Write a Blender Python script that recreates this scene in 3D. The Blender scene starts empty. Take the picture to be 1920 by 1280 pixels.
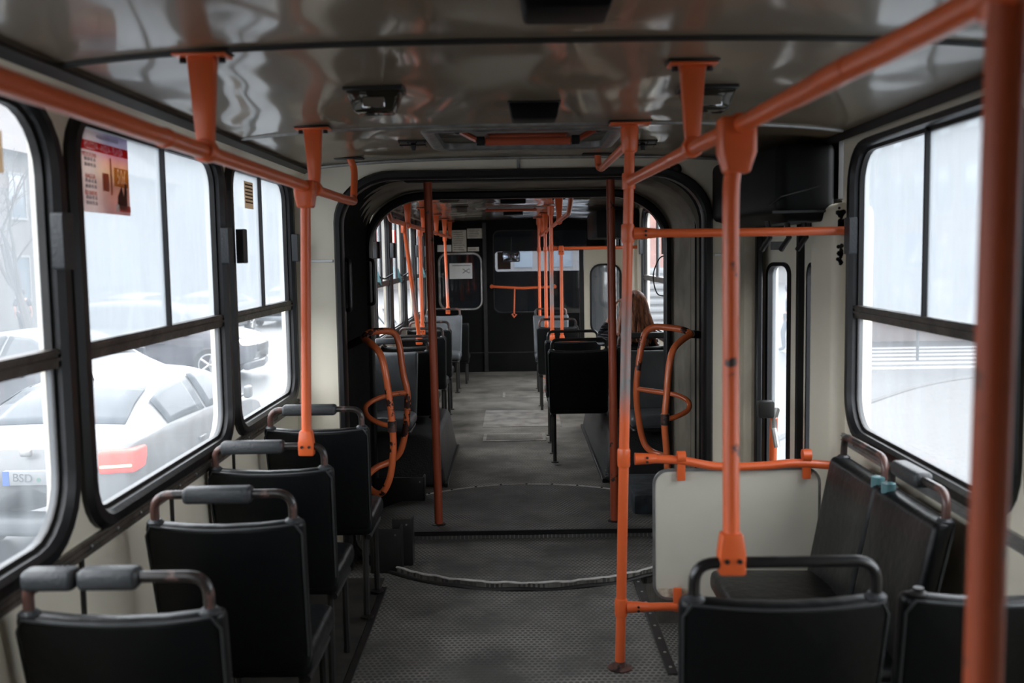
import bpy, bmesh, math, random
from mathutils import Vector, Matrix
from mathutils.geometry import tessellate_polygon
random.seed(7)
S = bpy.context.scene
C = S.collection
PI = math.pi

# ------------------------------------------------------------------ camera
EYE = 1.62
F, CX, CY = 1867.0, 960.0, 640.0
ROLL = math.radians(0.9)
_c, _s = math.cos(ROLL), math.sin(ROLL)
_dx, _dy = 964 - CX, CY - 476
_ux, _uy = _dx*_c + _dy*_s, -_dx*_s + _dy*_c
_p = math.atan(_uy/F); _y = math.atan(_ux/F/math.sqrt(1+(_uy/F)**2))
FW = Vector((-math.sin(_y)*math.cos(_p), math.cos(_y)*math.cos(_p), -math.sin(_p)))
_r0 = Vector((math.cos(_y), math.sin(_y), 0)); _u0 = _r0.cross(FW)
RT = _r0*_c - _u0*_s; UP = _r0*_s + _u0*_c
cam_d = bpy.data.cameras.new('camera'); cam = bpy.data.objects.new('camera', cam_d); C.objects.link(cam)
m = Matrix.Identity(4)
for i in range(3):
    m[i][0] = RT[i]; m[i][1] = UP[i]; m[i][2] = -FW[i]
m.translation = Vector((0, 0, EYE))
cam.matrix_world = m
cam_d.sensor_width = 36.0; cam_d.lens = 36.0*F/1920
cam_d.clip_start = 0.05; cam_d.clip_end = 400
cam_d.dof.use_dof = True; cam_d.dof.focus_distance = 6.3; cam_d.dof.aperture_fstop = 3.2
S.camera = cam

def _ray(x, y): return FW + RT*((x-CX)/F) + UP*((CY-y)/F)
def atY(x, y, Y):
    d = _ray(x, y); t = Y/d.y; return Vector((d.x*t, Y, EYE+d.z*t))
def atX(x, y, X):
    d = _ray(x, y); t = X/d.x; return Vector((X, d.y*t, EYE+d.z*t))
def atZ(x, y, Z):
    d = _ray(x, y); t = (Z-EYE)/d.z; return Vector((d.x*t, d.y*t, Z))

# ------------------------------------------------------------------ sky and exposure
S.view_settings.view_transform = 'Standard'; S.view_settings.look = 'None'
S.view_settings.gamma = 1.0; S.view_settings.exposure = 0.0
W = bpy.data.worlds.new('overcast_sky'); S.world = W; W.use_nodes = True
nt = W.node_tree; nt.nodes.clear()
wo = nt.nodes.new('ShaderNodeOutputWorld'); bg = nt.nodes.new('ShaderNodeBackground')
tc = nt.nodes.new('ShaderNodeTexCoord'); sx = nt.nodes.new('ShaderNodeSeparateXYZ')
rp = nt.nodes.new('ShaderNodeValToRGB')
rp.color_ramp.elements[0].position = 0.0; rp.color_ramp.elements[0].color = (0.72, 0.77, 0.82, 1)
rp.color_ramp.elements[1].position = 0.9; rp.color_ramp.elements[1].color = (1.0, 1.03, 1.07, 1)
nt.links.new(tc.outputs['Generated'], sx.inputs[0]); nt.links.new(sx.outputs['Z'], rp.inputs[0])
nt.links.new(rp.outputs[0], bg.inputs[0]); bg.inputs[1].default_value = 8.5
nt.links.new(bg.outputs[0], wo.inputs[0])

# ------------------------------------------------------------------ materials
def newmat(name):
    m = bpy.data.materials.new(name); m.use_nodes = True
    return m, m.node_tree, m.node_tree.nodes['Principled BSDF']
def N(nt, t, **kw):
    n = nt.nodes.new(t)
    for k, v in kw.items(): setattr(n, k, v)
    return n
def plain(name, col, rough=.6, metal=0, bump=0, bscale=60, var=0, vscale=4, coat=0, spec=.5, col2=None, detail=6):
    m, nt, b = newmat(name)
    b.inputs['Base Color'].default_value = (*col, 1); b.inputs['Roughness'].default_value = rough
    b.inputs['Metallic'].default_value = metal; b.inputs['Coat Weight'].default_value = coat
    b.inputs['Specular IOR Level'].default_value = spec
    tc = N(nt, 'ShaderNodeTexCoord')
    if var or col2:
        n = N(nt, 'ShaderNodeTexNoise'); n.inputs['Scale'].default_value = vscale; n.inputs['Detail'].default_value = detail
        nt.links.new(tc.outputs['Object'], n.inputs[0])
        r = N(nt, 'ShaderNodeValToRGB'); c2 = col2 or tuple(c*(1-var) for c in col)
        r.color_ramp.elements[0].position = .35; r.color_ramp.elements[0].color = (*c2, 1)
        r.color_ramp.elements[1].position = .62; r.color_ramp.elements[1].color = (*col, 1)
        nt.links.new(n.outputs[0], r.inputs[0]); nt.links.new(r.outputs[0], b.inputs['Base Color'])
    if bump:
        n = N(nt, 'ShaderNodeTexNoise'); n.inputs['Scale'].default_value = bscale; n.inputs['Detail'].default_value = 4
        nt.links.new(tc.outputs['Object'], n.inputs[0])
        bp = N(nt, 'ShaderNodeBump'); bp.inputs['Strength'].default_value = bump; bp.inputs['Distance'].default_value = .01
        nt.links.new(n.outputs[0], bp.inputs['Height']); nt.links.new(bp.outputs[0], b.inputs['Normal'])
    return m
def chipped(name, col, under, thr=.66, scale=14, rough=.32, zworn=None, coat=.12):
    """gloss paint with chips down to an undercoat; zworn=(z0,z1): a band rubbed bare by hands"""
    m, nt, b = newmat(name); L = nt.links.new
    tc = N(nt, 'ShaderNodeTexCoord'); n = N(nt, 'ShaderNodeTexNoise'); n.inputs['Scale'].default_value = scale; n.inputs['Detail'].default_value = 8
    n.inputs['Roughness'].default_value = .65
    L(tc.outputs['Object'], n.inputs[0])
    r = N(nt, 'ShaderNodeValToRGB'); r.color_ramp.elements[0].position = thr; r.color_ramp.elements[1].position = thr+.02
    L(n.outputs[0], r.inputs[0]); fac = r.outputs[0]
    n2 = N(nt, 'ShaderNodeTexNoise'); n2.inputs['Scale'].default_value = 3; L(tc.outputs['Object'], n2.inputs[0])
    mixc = N(nt, 'ShaderNodeMix', data_type='RGBA'); mixc.inputs[6].default_value = (*col, 1)
    mixc.inputs[7].default_value = (col[0]*.8, col[1]*.68, col[2]*.6, 1); L(n2.outputs[0], mixc.inputs[0])
    top = mixc.outputs[2]
    if zworn:
        z0, z1 = zworn
        geo = N(nt, 'ShaderNodeNewGeometry'); sp = N(nt, 'ShaderNodeSeparateXYZ'); L(geo.outputs['Position'], sp.inputs[0])
        mr = N(nt, 'ShaderNodeMapRange', interpolation_type='SMOOTHSTEP')
        mr.inputs[1].default_value = z0-.09; mr.inputs[2].default_value = z0+.05; L(sp.outputs[2], mr.inputs[0])
        mr2 = N(nt, 'ShaderNodeMapRange', interpolation_type='SMOOTHSTEP')
        mr2.inputs[1].default_value = z1+.09; mr2.inputs[2].default_value = z1-.05; L(sp.outputs[2], mr2.inputs[0])
        mu = N(nt, 'ShaderNodeMath', operation='MULTIPLY'); L(mr.outputs[0], mu.inputs[0]); L(mr2.outputs[0], mu.inputs[1])
        ad = N(nt, 'ShaderNodeMath', operation='MULTIPLY_ADD'); L(n.outputs[0], ad.inputs[0]); ad.inputs[1].default_value = 1.4; ad.inputs[2].default_value = .1
        mm = N(nt, 'ShaderNodeMath', operation='MULTIPLY', use_clamp=True); L(mu.outputs[0], mm.inputs[0]); L(ad.outputs[0], mm.inputs[1])
        mw = N(nt, 'ShaderNodeMix', data_type='RGBA'); L(mm.outputs[0], mw.inputs[0]); L(top, mw.inputs[6]); mw.inputs[7].default_value = (.22, .215, .21, 1)
        top = mw.outputs[2]
    mx = N(nt, 'ShaderNodeMix', data_type='RGBA'); L(fac, mx.inputs[0]); L(top, mx.inputs[6]); mx.inputs[7].default_value = (*under, 1)
    L(mx.outputs[2], b.inputs['Base Color']); b.inputs['Roughness'].default_value = rough; b.inputs['Coat Weight'].default_value = coat
    bp = N(nt, 'ShaderNodeBump', invert=True); bp.inputs['Strength'].default_value = .4; bp.inputs['Distance'].default_value = .002
    L(fac, bp.inputs['Height']); L(bp.outputs[0], b.inputs['Normal'])
    return m
def glassmat(name, fog, foglow=None, col=(.46, .49, .515), gloss=.06, tint=(1, 1, 1), z0=.95, z1=2.0):
    """window pane: clear glass with a film of condensation and dirt that scatters the daylight"""
    m = bpy.data.materials.new(name); m.use_nodes = True; nt = m.node_tree; nt.nodes.clear(); L = nt.links.new
    o = N(nt, 'ShaderNodeOutputMaterial'); tr = N(nt, 'ShaderNodeBsdfTransparent'); tr.inputs[0].default_value = (*tint, 1)
    tl = N(nt, 'ShaderNodeBsdfTranslucent'); tl.inputs[0].default_value = (*col, 1)
    df = N(nt, 'ShaderNodeBsdfDiffuse'); df.inputs[0].default_value = (*col, 1)
    ad = N(nt, 'ShaderNodeMixShader'); ad.inputs[0].default_value = .25; L(tl.outputs[0], ad.inputs[1]); L(df.outputs[0], ad.inputs[2])
    gl = N(nt, 'ShaderNodeBsdfGlossy'); gl.inputs['Roughness'].default_value = .03
    tc = N(nt, 'ShaderNodeTexCoord'); mp = N(nt, 'ShaderNodeMapping'); mp.inputs['Scale'].default_value = (5, 5, 1.2)
    n = N(nt, 'ShaderNodeTexNoise'); n.inputs['Scale'].default_value = 2.2; n.inputs['Detail'].default_value = 7
    L(tc.outputs['Object'], mp.inputs[0]); L(mp.outputs[0], n.inputs[0])
    mr = N(nt, 'ShaderNodeMapRange'); mr.inputs[1].default_value = .3; mr.inputs[2].default_value = .7
    mr.inputs[3].default_value = fog*.75 if foglow is None else foglow; mr.inputs[4].default_value = fog
    L(n.outputs[0], mr.inputs[0])
    m1 = N(nt, 'ShaderNodeMixShader'); L(mr.outputs[0], m1.inputs[0]); L(tr.outputs[0], m1.inputs[1]); L(ad.outputs[0], m1.inputs[2])
    m2 = N(nt, 'ShaderNodeMixShader'); m2.inputs[0].default_value = gloss; L(m1.outputs[0], m2.inputs[1]); L(gl.outputs[0], m2.inputs[2])
    L(m2.outputs[0], o.inputs[0]); return m
def rubberfloor(name, base=(.15, .145, .132), dark=(.016, .018, .022), sc=42.0, wear=(.25, .238, .215)):
    """rubber mat moulded with staggered oval studs, worn pale by shoes"""
    m, nt, b = newmat(name); L = nt.links.new
    geo = N(nt, 'ShaderNodeNewGeometry'); sp = N(nt, 'ShaderNodeSeparateXYZ'); L(geo.outputs['Position'], sp.inputs[0])
    def M(op, a, bb=None, cc=None):
        n = N(nt, 'ShaderNodeMath', operation=op)
        for i, v in enumerate((a, bb, cc)):
            if v is None: continue
            if isinstance(v, (int, float)): n.inputs[i].default_value = v
            else: L(v, n.inputs[i])
        return n.outputs[0]
    X = M('MULTIPLY', sp.outputs[0], sc); Y = M('MULTIPLY', sp.outputs[1], sc*.95)
    row = M('FLOOR', Y); par = M('MULTIPLY', M('MODULO', M('ABSOLUTE', row), 2.0), .5)
    fx = M('SUBTRACT', M('FRACT', M('ADD', X, par)), .5); fy = M('SUBTRACT', M('FRACT', Y), .5)
    d = M('SQRT', M('ADD', M('MULTIPLY', fx, fx), M('MULTIPLY', fy, fy)))
    ov = N(nt, 'ShaderNodeMapRange'); L(d, ov.inputs[0]); ov.inputs[1].default_value = .33; ov.inputs[2].default_value = .41
    n = N(nt, 'ShaderNodeTexNoise'); n.inputs['Scale'].default_value = 2.3; n.inputs['Detail'].default_value = 8; n.inputs['Roughness'].default_value = .62
    L(geo.outputs['Position'], n.inputs[0])
    rr = N(nt, 'ShaderNodeValToRGB'); L(n.outputs[0], rr.inputs[0])
    rr.color_ramp.elements[0].position = .38; rr.color_ramp.elements[0].color = (*[c*.5 for c in base], 1)
    rr.color_ramp.elements[1].position = .64; rr.color_ramp.elements[1].color = (*wear, 1)
    n3 = N(nt, 'ShaderNodeTexNoise'); n3.inputs['Scale'].default_value = 5; n3.inputs['Detail'].default_value = 5; L(geo.outputs['Position'], n3.inputs[0])
    dk = N(nt, 'ShaderNodeMix', data_type='RGBA'); L(M('MULTIPLY', n3.outputs[0], .8), dk.inputs[0]); dk.inputs[6].default_value = (*dark, 1); dk.inputs[7].default_value = (*base, 1)
    mx = N(nt, 'ShaderNodeMix', data_type='RGBA'); L(ov.outputs[0], mx.inputs[0]); L(dk.outputs[2], mx.inputs[6]); L(rr.outputs[0], mx.inputs[7])
    L(mx.outputs[2], b.inputs['Base Color']); b.inputs['Roughness'].default_value = .62; b.inputs['Specular IOR Level'].default_value = .35
    bp = N(nt, 'ShaderNodeBump'); bp.inputs['Strength'].default_value = .5; bp.inputs['Distance'].default_value = .004
    L(ov.outputs[0], bp.inputs['Height']); L(bp.outputs[0], b.inputs['Normal'])
    return m
def ceilmat(name, col, rough):
    m, nt, b = newmat(name); L = nt.links.new
    b.inputs['Base Color'].default_value = (*col, 1); b.inputs['Roughness'].default_value = rough
    b.inputs['Coat Weight'].default_value = .55; b.inputs['Coat Roughness'].default_value = .11; b.inputs['Specular IOR Level'].default_value = .6
    tc = N(nt, 'ShaderNodeTexCoord'); mp = N(nt, 'ShaderNodeMapping'); mp.inputs['Scale'].default_value = (1.6, 1.0, 1)
    n = N(nt, 'ShaderNodeTexNoise'); n.inputs['Scale'].default_value = 1.5; n.inputs['Detail'].default_value = 1.0
    L(tc.outputs['Object'], mp.inputs[0]); L(mp.outputs[0], n.inputs[0])
    bp = N(nt, 'ShaderNodeBump'); bp.inputs['Strength'].default_value = .5; bp.inputs['Distance'].default_value = .10
    L(n.outputs[0], bp.inputs['Height']); L(bp.outputs[0], b.inputs['Normal']); L(bp.outputs[0], b.inputs['Coat Normal'])
    return m
def emit(name, col, st):
    m, nt, b = newmat(name); b.inputs['Base Color'].default_value = (*col, 1)
    b.inputs['Emission Color'].default_value = (*col, 1); b.inputs['Emission Strength'].default_value = st; return m
def paper(name, col, trans=.5):
    m = bpy.data.materials.new(name); m.use_nodes = True; nt = m.node_tree; nt.nodes.clear(); L = nt.links.new
    o = N(nt, 'ShaderNodeOutputMaterial'); tl = N(nt, 'ShaderNodeBsdfTranslucent'); df = N(nt, 'ShaderNodeBsdfDiffuse')
    tl.inputs[0].default_value = (*col, 1); df.inputs[0].default_value = (*col, 1)
    mx = N(nt, 'ShaderNodeMixShader'); mx.inputs[0].default_value = 1-trans; L(tl.outputs[0], mx.inputs[1]); L(df.outputs[0], mx.inputs[2]); L(mx.outputs[0], o.inputs[0])
    return m

ORANGE = (.80, .150, .042)
M_or = chipped('orange_paint', ORANGE, (.06, .035, .03), thr=.70)
M_orw = chipped('orange_paint_worn', ORANGE, (.05, .03, .028), thr=.60, scale=9)
M_orp = chipped('orange_paint_hand_rubbed', ORANGE, (.06, .035, .03), thr=.70, zworn=(1.05, 1.42))
M_orq = chipped('orange_paint_rubbed_low', ORANGE, (.06, .035, .03), thr=.70, zworn=(1.18, 1.32))
M_hoop = chipped('orange_hoop_paint', (.84, .20, .07), (.045, .018, .014), thr=.575, scale=6, rough=.25)
M_red = chipped('dull_orange_paint', (.42, .085, .035), (.035, .02, .018), thr=.64, scale=10, rough=.4, coat=.1)
M_vinyl = plain('black_vinyl', (.0045, .005, .0055), .38, bump=.2, bscale=30, spec=.25)
M_vinylg = plain('grey_vinyl', (.11, .12, .13), .40, bump=.25, bscale=25, var=.3, vscale=5)
M_pipe = plain('black_piping', (.035, .038, .04), .3)
M_grip = chipped('grip_bar_paint', (.022, .018, .017), (.11, .055, .045), thr=.50, scale=7, rough=.33)
M_gripb = chipped('black_grip_bar', (.010, .010, .011), (.10, .09, .085), thr=.66, scale=7, rough=.28)
M_pad = plain('grey_rubber_pad', (.030, .033, .036), .45, bump=.2, bscale=120)
M_dmetal = plain('dark_metal', (.025, .023, .022), .45, .3, var=.4, vscale=9)
M_steel = plain('worn_steel', (.60, .59, .57), .35, .9, var=.35, vscale=12)
M_rim = plain('scuffed_light_metal', (.60, .58, .55), .5, .15, var=.25, vscale=30)
M_alu = plain('dull_aluminium', (.38, .38, .37), .4, .8, var=.3, vscale=20)
M_bar = plain('window_bar_metal', (.13, .11, .092), .42, .35, bump=.3, bscale=30, var=.5, vscale=14)
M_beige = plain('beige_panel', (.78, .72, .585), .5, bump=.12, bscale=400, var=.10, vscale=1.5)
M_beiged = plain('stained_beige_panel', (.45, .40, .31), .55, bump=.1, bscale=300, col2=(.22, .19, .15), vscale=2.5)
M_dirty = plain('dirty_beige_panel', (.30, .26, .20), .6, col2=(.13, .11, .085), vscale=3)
M_ceil = ceilmat('glossy_ceiling', (.17, .128, .082), .45)
M_ceilf = ceilmat('glossy_ceiling_front', (.15, .125, .095), .2)
M_rub = plain('black_rubber', (.008, .008, .009), .38, bump=.1, bscale=40, spec=.35)
M_bell = plain('bellows_rubber', (.006, .0055, .005), .8, bump=.2, bscale=20)
M_floor = rubberfloor('studded_rubber_floor')
M_floorf = rubberfloor('studded_rubber_floor_front', base=(.21, .195, .168), wear=(.36, .335, .29))
M_box = plain('black_box_plastic', (.004, .004, .004), .5, spec=.12)
M_wood = plain('dark_cab_wall', (.005, .005, .005), .6, col2=(.008, .0075, .0075), vscale=2.5, spec=.08)
M_hatch = plain('worn_hatch_plate', (.34, .32, .29), .55, var=.5, vscale=8)
M_paper = plain('white_paper', (.80, .80, .78), .8)
M_paperg = plain('yellowed_paper', (.62, .58, .50), .8, var=.2, vscale=20)
M_ink = plain('dark_ink', (.06, .06, .07), .8)
M_mirror = plain('mirror_glass', (.6, .6, .62), .03, 1.0)
M_blind = plain('brown_blind', (.18, .08, .035), .7)
M_dark = plain('cab_dark', (.01, .012, .016), .5)
M_cglass = glassmat('cab_glass', .012, .006, gloss=.04, tint=(.85, .88, .92))
M_fogU = glassmat('fogged_glass', .66, .52)
M_fogM = glassmat('misty_glass', .34, .2)
M_fogL = glassmat('lightly_misted_glass', .17, .08)
M_clear = glassmat('clear_glass', .06, .02)
M_teal = plain('blue_mirror_back', (.10, .22, .24), .4)
M_road = plain('wet_asphalt', (.036, .038, .040), .45, var=.25, vscale=.5)
M_white = plain('road_paint', (.16, .16, .16), .7)

# ------------------------------------------------------------------ mesh helpers
class MB:
    def __init__(s): s.bm = bmesh.new()
    def box(s, a, b, bevel=0, seg=2, fn=None, cuts=0):
        t = bmesh.new(); g = bmesh.ops.create_cube(t, size=1)['verts']
        a = Vector(a); b = Vector(b); c = (a+b)/2; d = b-a
        for v in g: v.co = Vector((v.co.x*d.x, v.co.y*d.y, v.co.z*d.z)) + c
        if bevel:
            bmesh.ops.bevel(t, geom=list(t.edges), offset=min(bevel, min(abs(x) for x in d)*.49), segments=seg, profile=.5, affect='EDGES', clamp_overlap=True)
        if cuts:
            es = [e for e in t.edges if e.calc_length() > max(abs(x) for x in d)*.2]
            bmesh.ops.subdivide_edges(t, edges=es, cuts=cuts, use_grid_fill=True)
        if fn:
            for v in t.verts: v.co = Vector(fn(v.co))
        me = bpy.data.meshes.new('tmp'); t.to_mesh(me); t.free(); s.bm.from_mesh(me); bpy.data.meshes.remove(me)
        return s
    def tube(s, pts, r, seg=12, closed=False, caps=True, rfn=None):
        pts = [Vector(p) for p in pts]; n = len(pts)
        rings = []; prev = None
        for i, p in enumerate(pts):
            if closed: t = pts[(i+1) % n] - pts[i-1]
            else: t = pts[min(i+1, n-1)] - pts[max(i-1, 0)]
            t.normalize()
            if prev is None:
                a = Vector((0, 0, 1)) if abs(t.z) < .9 else Vector((1, 0, 0))
                u = t.cross(a).normalized()
            else:
                u = (prev - t*prev.dot(t)).normalized()
            prev = u; w = t.cross(u)
            rr = rfn(i/(n-1)) if rfn else r
            rings.append([s.bm.verts.new(p + (u*math.cos(2*PI*k/seg) + w*math.sin(2*PI*k/seg))*rr) for k in range(seg)])
        m = n if closed else n-1
        for i in range(m):
            A, B = rings[i], rings[(i+1) % n]
            if closed and i == n-1:   # pick the best twist
                k0 = min(range(seg), key=lambda k: (A[0].co-B[k].co).length)
                B = B[k0:] + B[:k0]
            for k in range(seg): s.bm.faces.new((A[k], A[(k+1) % seg], B[(k+1) % seg], B[k]))
        if caps and not closed:
            s.bm.faces.new(rings[0][::-1]); s.bm.faces.new(rings[-1])
        return s
    def cyl(s, p, q, r, seg=16, r2=None):
        p = Vector(p); q = Vector(q)
        return s.tube([p, q], r, seg, rfn=(lambda t: r + (r2-r)*t) if r2 is not None else None)
    def lathe(s, c, prof, seg=24, axis='z'):
        c = Vector(c); rings = []
        for (r, h) in prof:
            ring = []
            for k in range(seg):
                a = 2*PI*k/seg; x, y = r*math.cos(a), r*math.sin(a)
                v = {'z': (x, y, h), 'x': (h, x, y), 'y': (x, h, y)}[axis]
                ring.append(s.bm.verts.new(c+Vector(v)))
            rings.append(ring)
        for A, B in zip(rings, rings[1:]):
            for k in range(seg): s.bm.faces.new((A[k], A[(k+1) % seg], B[(k+1) % seg], B[k]))
        s.bm.faces.new(rings[0][::-1]); s.bm.faces.new(rings[-1]); return s
    def plate(s, outer, holes, mp, t0, t1):
        """polygon with holes in (a,b), given thickness t0..t1 along the third axis; mp(a,b,t)->xyz"""
        loops = [outer] + holes
        allp = [p for l in loops for p in l]
        tris = tessellate_polygon([[Vector((p[0]*100, p[1]*100, 0)) for p in l] for l in loops])
        V = [[s.bm.verts.new(mp(p[0], p[1], t)) for p in allp] for t in (t0, t1)]
        for t in tris:
            for k, vs in enumerate(V):
                try: s.bm.faces.new([vs[i] for i in (t if k else t[::-1])])
                except ValueError: pass
        o = 0
        for l in loops:
            n = len(l)
            for i in range(n):
                a, b = o+i, o+(i+1) % n
                try: s.bm.faces.new((V[0][a], V[0][b], V[1][b], V[1][a]))
                except ValueError: pass
            o += n
        return s
    def ring(s, loopA, loopB, mp, t0, t1, round_=0):
        """frame between two closed loops of equal length, from t0 to t1"""
        n = len(loopA); R = []
        prof = [(0, t0), (0, t1-round_), (.25, t1), (.75, t1), (1, t1-round_), (1, t0)] if round_ else [(0, t0), (0, t1), (1, t1), (1, t0)]
        for f, t in prof:
            R.append([s.bm.verts.new(mp(loopA[i][0]*(1-f)+loopB[i][0]*f, loopA[i][1]*(1-f)+loopB[i][1]*f, t)) for i in range(n)])
        k = len(R)
        for j in range(k):
            A, B = R[j], R[(j+1) % k]
            for i in range(n): s.bm.faces.new((A[i], A[(i+1) % n], B[(i+1) % n], B[i]))
        return s
    def grid(s, rows, closed_u=False):
        V = [[s.bm.verts.new(p) for p in r] for r in rows]
        for A, B in zip(V, V[1:]):
            n = len(A)
            for i in range(n if closed_u else n-1):
                s.bm.faces.new((A[i], A[(i+1) % n], B[(i+1) % n], B[i]))
        return s
    def build(s, name, mat, parent=None, smooth=True, loc=None):
        bmesh.ops.recalc_face_normals(s.bm, faces=s.bm.faces)
        me = bpy.data.meshes.new(name); s.bm.to_mesh(me); s.bm.free()
        if smooth:
            me.shade_smooth() if hasattr(me, 'shade_smooth') else None
            try: me.set_sharp_from_angle(angle=math.radians(38))
            except Exception: pass
        me.materials.append(mat)
        o = bpy.data.objects.new(name, me); C.objects.link(o)
        if parent: o.parent = parent
        return o
def rr(a0, b0, a1, b1, r, seg=7):
    """rounded rectangle loop"""
    pts = []
    for (cx, cy, s0) in ((a1-r, b1-r, 0), (a0+r, b1-r, 1), (a0+r, b0+r, 2), (a1-r, b0+r, 3)):
        for k in range(seg+1):
            a = PI/2*(s0 + k/seg); pts.append((cx+r*math.cos(a), cy+r*math.sin(a)))
    return pts
def smooth_path(pts, n=8):
    pts = [Vector(p) for p in pts]; out = []
    P = [pts[0]*2-pts[1]] + pts + [pts[-1]*2-pts[-2]]
    for i in range(1, len(P)-2):
        p0, p1, p2, p3 = P[i-1:i+3]
        for k in range(n):
            t = k/n
            out.append(.5*((2*p1) + (p2-p0)*t + (2*p0-5*p1+4*p2-p3)*t*t + (3*p1-p0-3*p2+p3)*t**3))
    out.append(pts[-1]); return out
def fillet(pts, r, n=6):
    """polyline with rounded corners"""
    pts = [Vector(p) for p in pts]; out = [pts[0]]
    for a, b, c in zip(pts, pts[1:], pts[2:]):
        d1 = (a-b); d2 = (c-b); rad = min(r, d1.length*.49, d2.length*.49)
        p = b + d1.normalized()*rad; q = b + d2.normalized()*rad
        for k in range(n+1):
            t = k/n; out.append(p*(1-t)**2 + b*2*t*(1-t) + q*t*t)
    out.append(pts[-1]); return out
def tag(o, label=None, cat=None, group=None, kind=None):
    if label: o['label'] = label
    if cat: o['category'] = cat
    if group: o['group'] = group
    if kind: o['kind'] = kind
    return o
def thing(name, label, cat, loc=(0, 0, 0), rz=0, group=None):
    o = bpy.data.objects.new(name, None); C.objects.link(o); o.empty_display_size = .1
    o.location = loc; o.rotation_euler = (0, 0, rz); return tag(o, label, cat, group)
def struct(o, label): return tag(o, label, None, None, 'structure')
def sthing(name, label, loc=(0, 0, 0)):
    o = bpy.data.objects.new(name, None); C.objects.link(o); o.location = loc; o.empty_display_size = .1
    return tag(o, label, None, None, 'structure')
def copy_tree(o, parent=None):
    c = o.copy(); C.objects.link(c); c.parent = parent
    for ch in [x for x in C.objects if x.parent == o]: copy_tree(ch, c)
    return c
def text(name, body, size, mat, parent, loc, xdir, zdir, extrude=.0004, align='CENTER'):
    cu = bpy.data.curves.new(name, 'FONT'); cu.body = body; cu.size = size; cu.extrude = extrude
    cu.align_x = align; cu.align_y = 'CENTER'; cu.materials.append(mat)
    t_ = bpy.data.objects.new('t', cu); C.objects.link(t_); bpy.context.view_layer.update()
    me = bpy.data.meshes.new_from_object(t_.evaluated_get(bpy.context.evaluated_depsgraph_get())); bpy.data.objects.remove(t_); me.name = name
    if not me.materials: me.materials.append(mat)
    o = bpy.data.objects.new(name, me); C.objects.link(o)
    xd = Vector(xdir).normalized(); zd = Vector(zdir).normalized(); nd = xd.cross(zd)
    mm = Matrix.Identity(4)
    for i in range(3): mm[i][0] = xd[i]; mm[i][1] = zd[i]; mm[i][2] = nd[i]
    mm.translation = Vector(loc); o.matrix_local = mm
    o.parent = parent; return o

# ------------------------------------------------------------------ shell of the rear section
XL = -1.12                                # inner face of the left wall
def XR(y): return 1.20 + .022*y            # inner face of the right wall
YP = 5.05                                  # wall with the opening to the bellows
YF = 6.62                                  # rear wall of the front section
YC = 13.7                                  # driver's cab wall
XRF = 1.22                                 # right wall of the front section
YB = -1.3                                  # back end of the bus
mpL = lambda a, b, t: (XL + t, a, b)      # t > 0 goes into the room
mpR = lambda a, b, t: (XR(a) - t, a, b)
mpRF = lambda a, b, t: (XRF - t, a, b)
ZS, ZG0, ZG1, ZBAR = .90, .945, 1.985, 1.385
win_n = [0]
def window(mp, y0, y1, label, mull=None, upper=M_fogU, lower=M_fogL, z0=ZG0, z1=ZG1, zb=ZBAR, fw=.062, r=.12, latches=(), detail=True, sides=(1, 1), bright=M_bar):
    win_n[0] += 1
    w = sthing('window_%d' % win_n[0], label)
    seg = 6
    outer = rr(y0-fw*sides[0], z0-fw*.75, y1+fw*sides[1], z1+fw*.5, r+fw*.7, seg); inner = rr(y0, z0, y1, z1, r, seg)
    MB().ring(outer, inner, mp, -.026, .026, .014).build('rubber_frame', M_rub, w)
    inn2 = rr(y0+.012, z0+.012, y1-.012, z1-.012, r-.01, seg)
    MB().ring(inner, inn2, mp, -.024, -.004).build('inner_frame', M_dmetal, w)
    # panes: lower and the two upper sliding ones
    def clip(lo, hi, a0, a1, t, mat, nm):
        pts = [(min(max(a, a0), a1), min(max(b, lo), hi)) for a, b in rr(y0+.004, z0+.004, y1-.004, z1-.004, r-.004, seg)]
        out = []
        for p in pts:
            if not out or (abs(p[0]-out[-1][0]) + abs(p[1]-out[-1][1])) > 1e-5: out.append(p)
        if abs(out[0][0]-out[-1][0]) + abs(out[0][1]-out[-1][1]) < 1e-5: out.pop()
        MB().plate(out, [], mp, t-.003, t).build(nm, mat, w, smooth=False)
    clip(z0, zb-.005, y0, y1, -.008, lower, 'lower_pane')
    ym = mull if mull else (y0+y1)/2
    clip(zb+.005, z1, y0, ym, -.008, upper, 'upper_pane')
    clip(zb+.005, z1, ym, y1, -.022, upper, 'upper_pane')
    b = MB(); q = lambda a0, a1, b0, b1, t0, t1: b.plate([(a0, b0), (a1, b0), (a1, b1), (a0, b1)], [], mp, t0, t1)
    q(y0, y1, zb-.024, zb+.022, -.03, .006); q(y0, y1, zb-.006, zb+.002, .006, .012); q(y0, y1, zb+.010, zb+.016, .006, .010)
    b.build('transom_bar', bright, w, smooth=False)
    b = MB(); q(ym-.006, ym+.006, zb+.02, z1, -.02, .006); b.build('black_mullion', M_rub, w, smooth=False)
    b = MB(); q(ym+.008, ym+.024, zb+.02, z1, -.026, -.002); b.build('mullion', M_alu, w, smooth=False)
    for (a, s) in latches:
        b = MB()
        pts = rr(a-.032, 1.60, a+.032, 1.735, .008, 3)
        b.plate(pts, [], mp, .024, .052)
        o = b.build('latch', M_pad, w)
    return w
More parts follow.
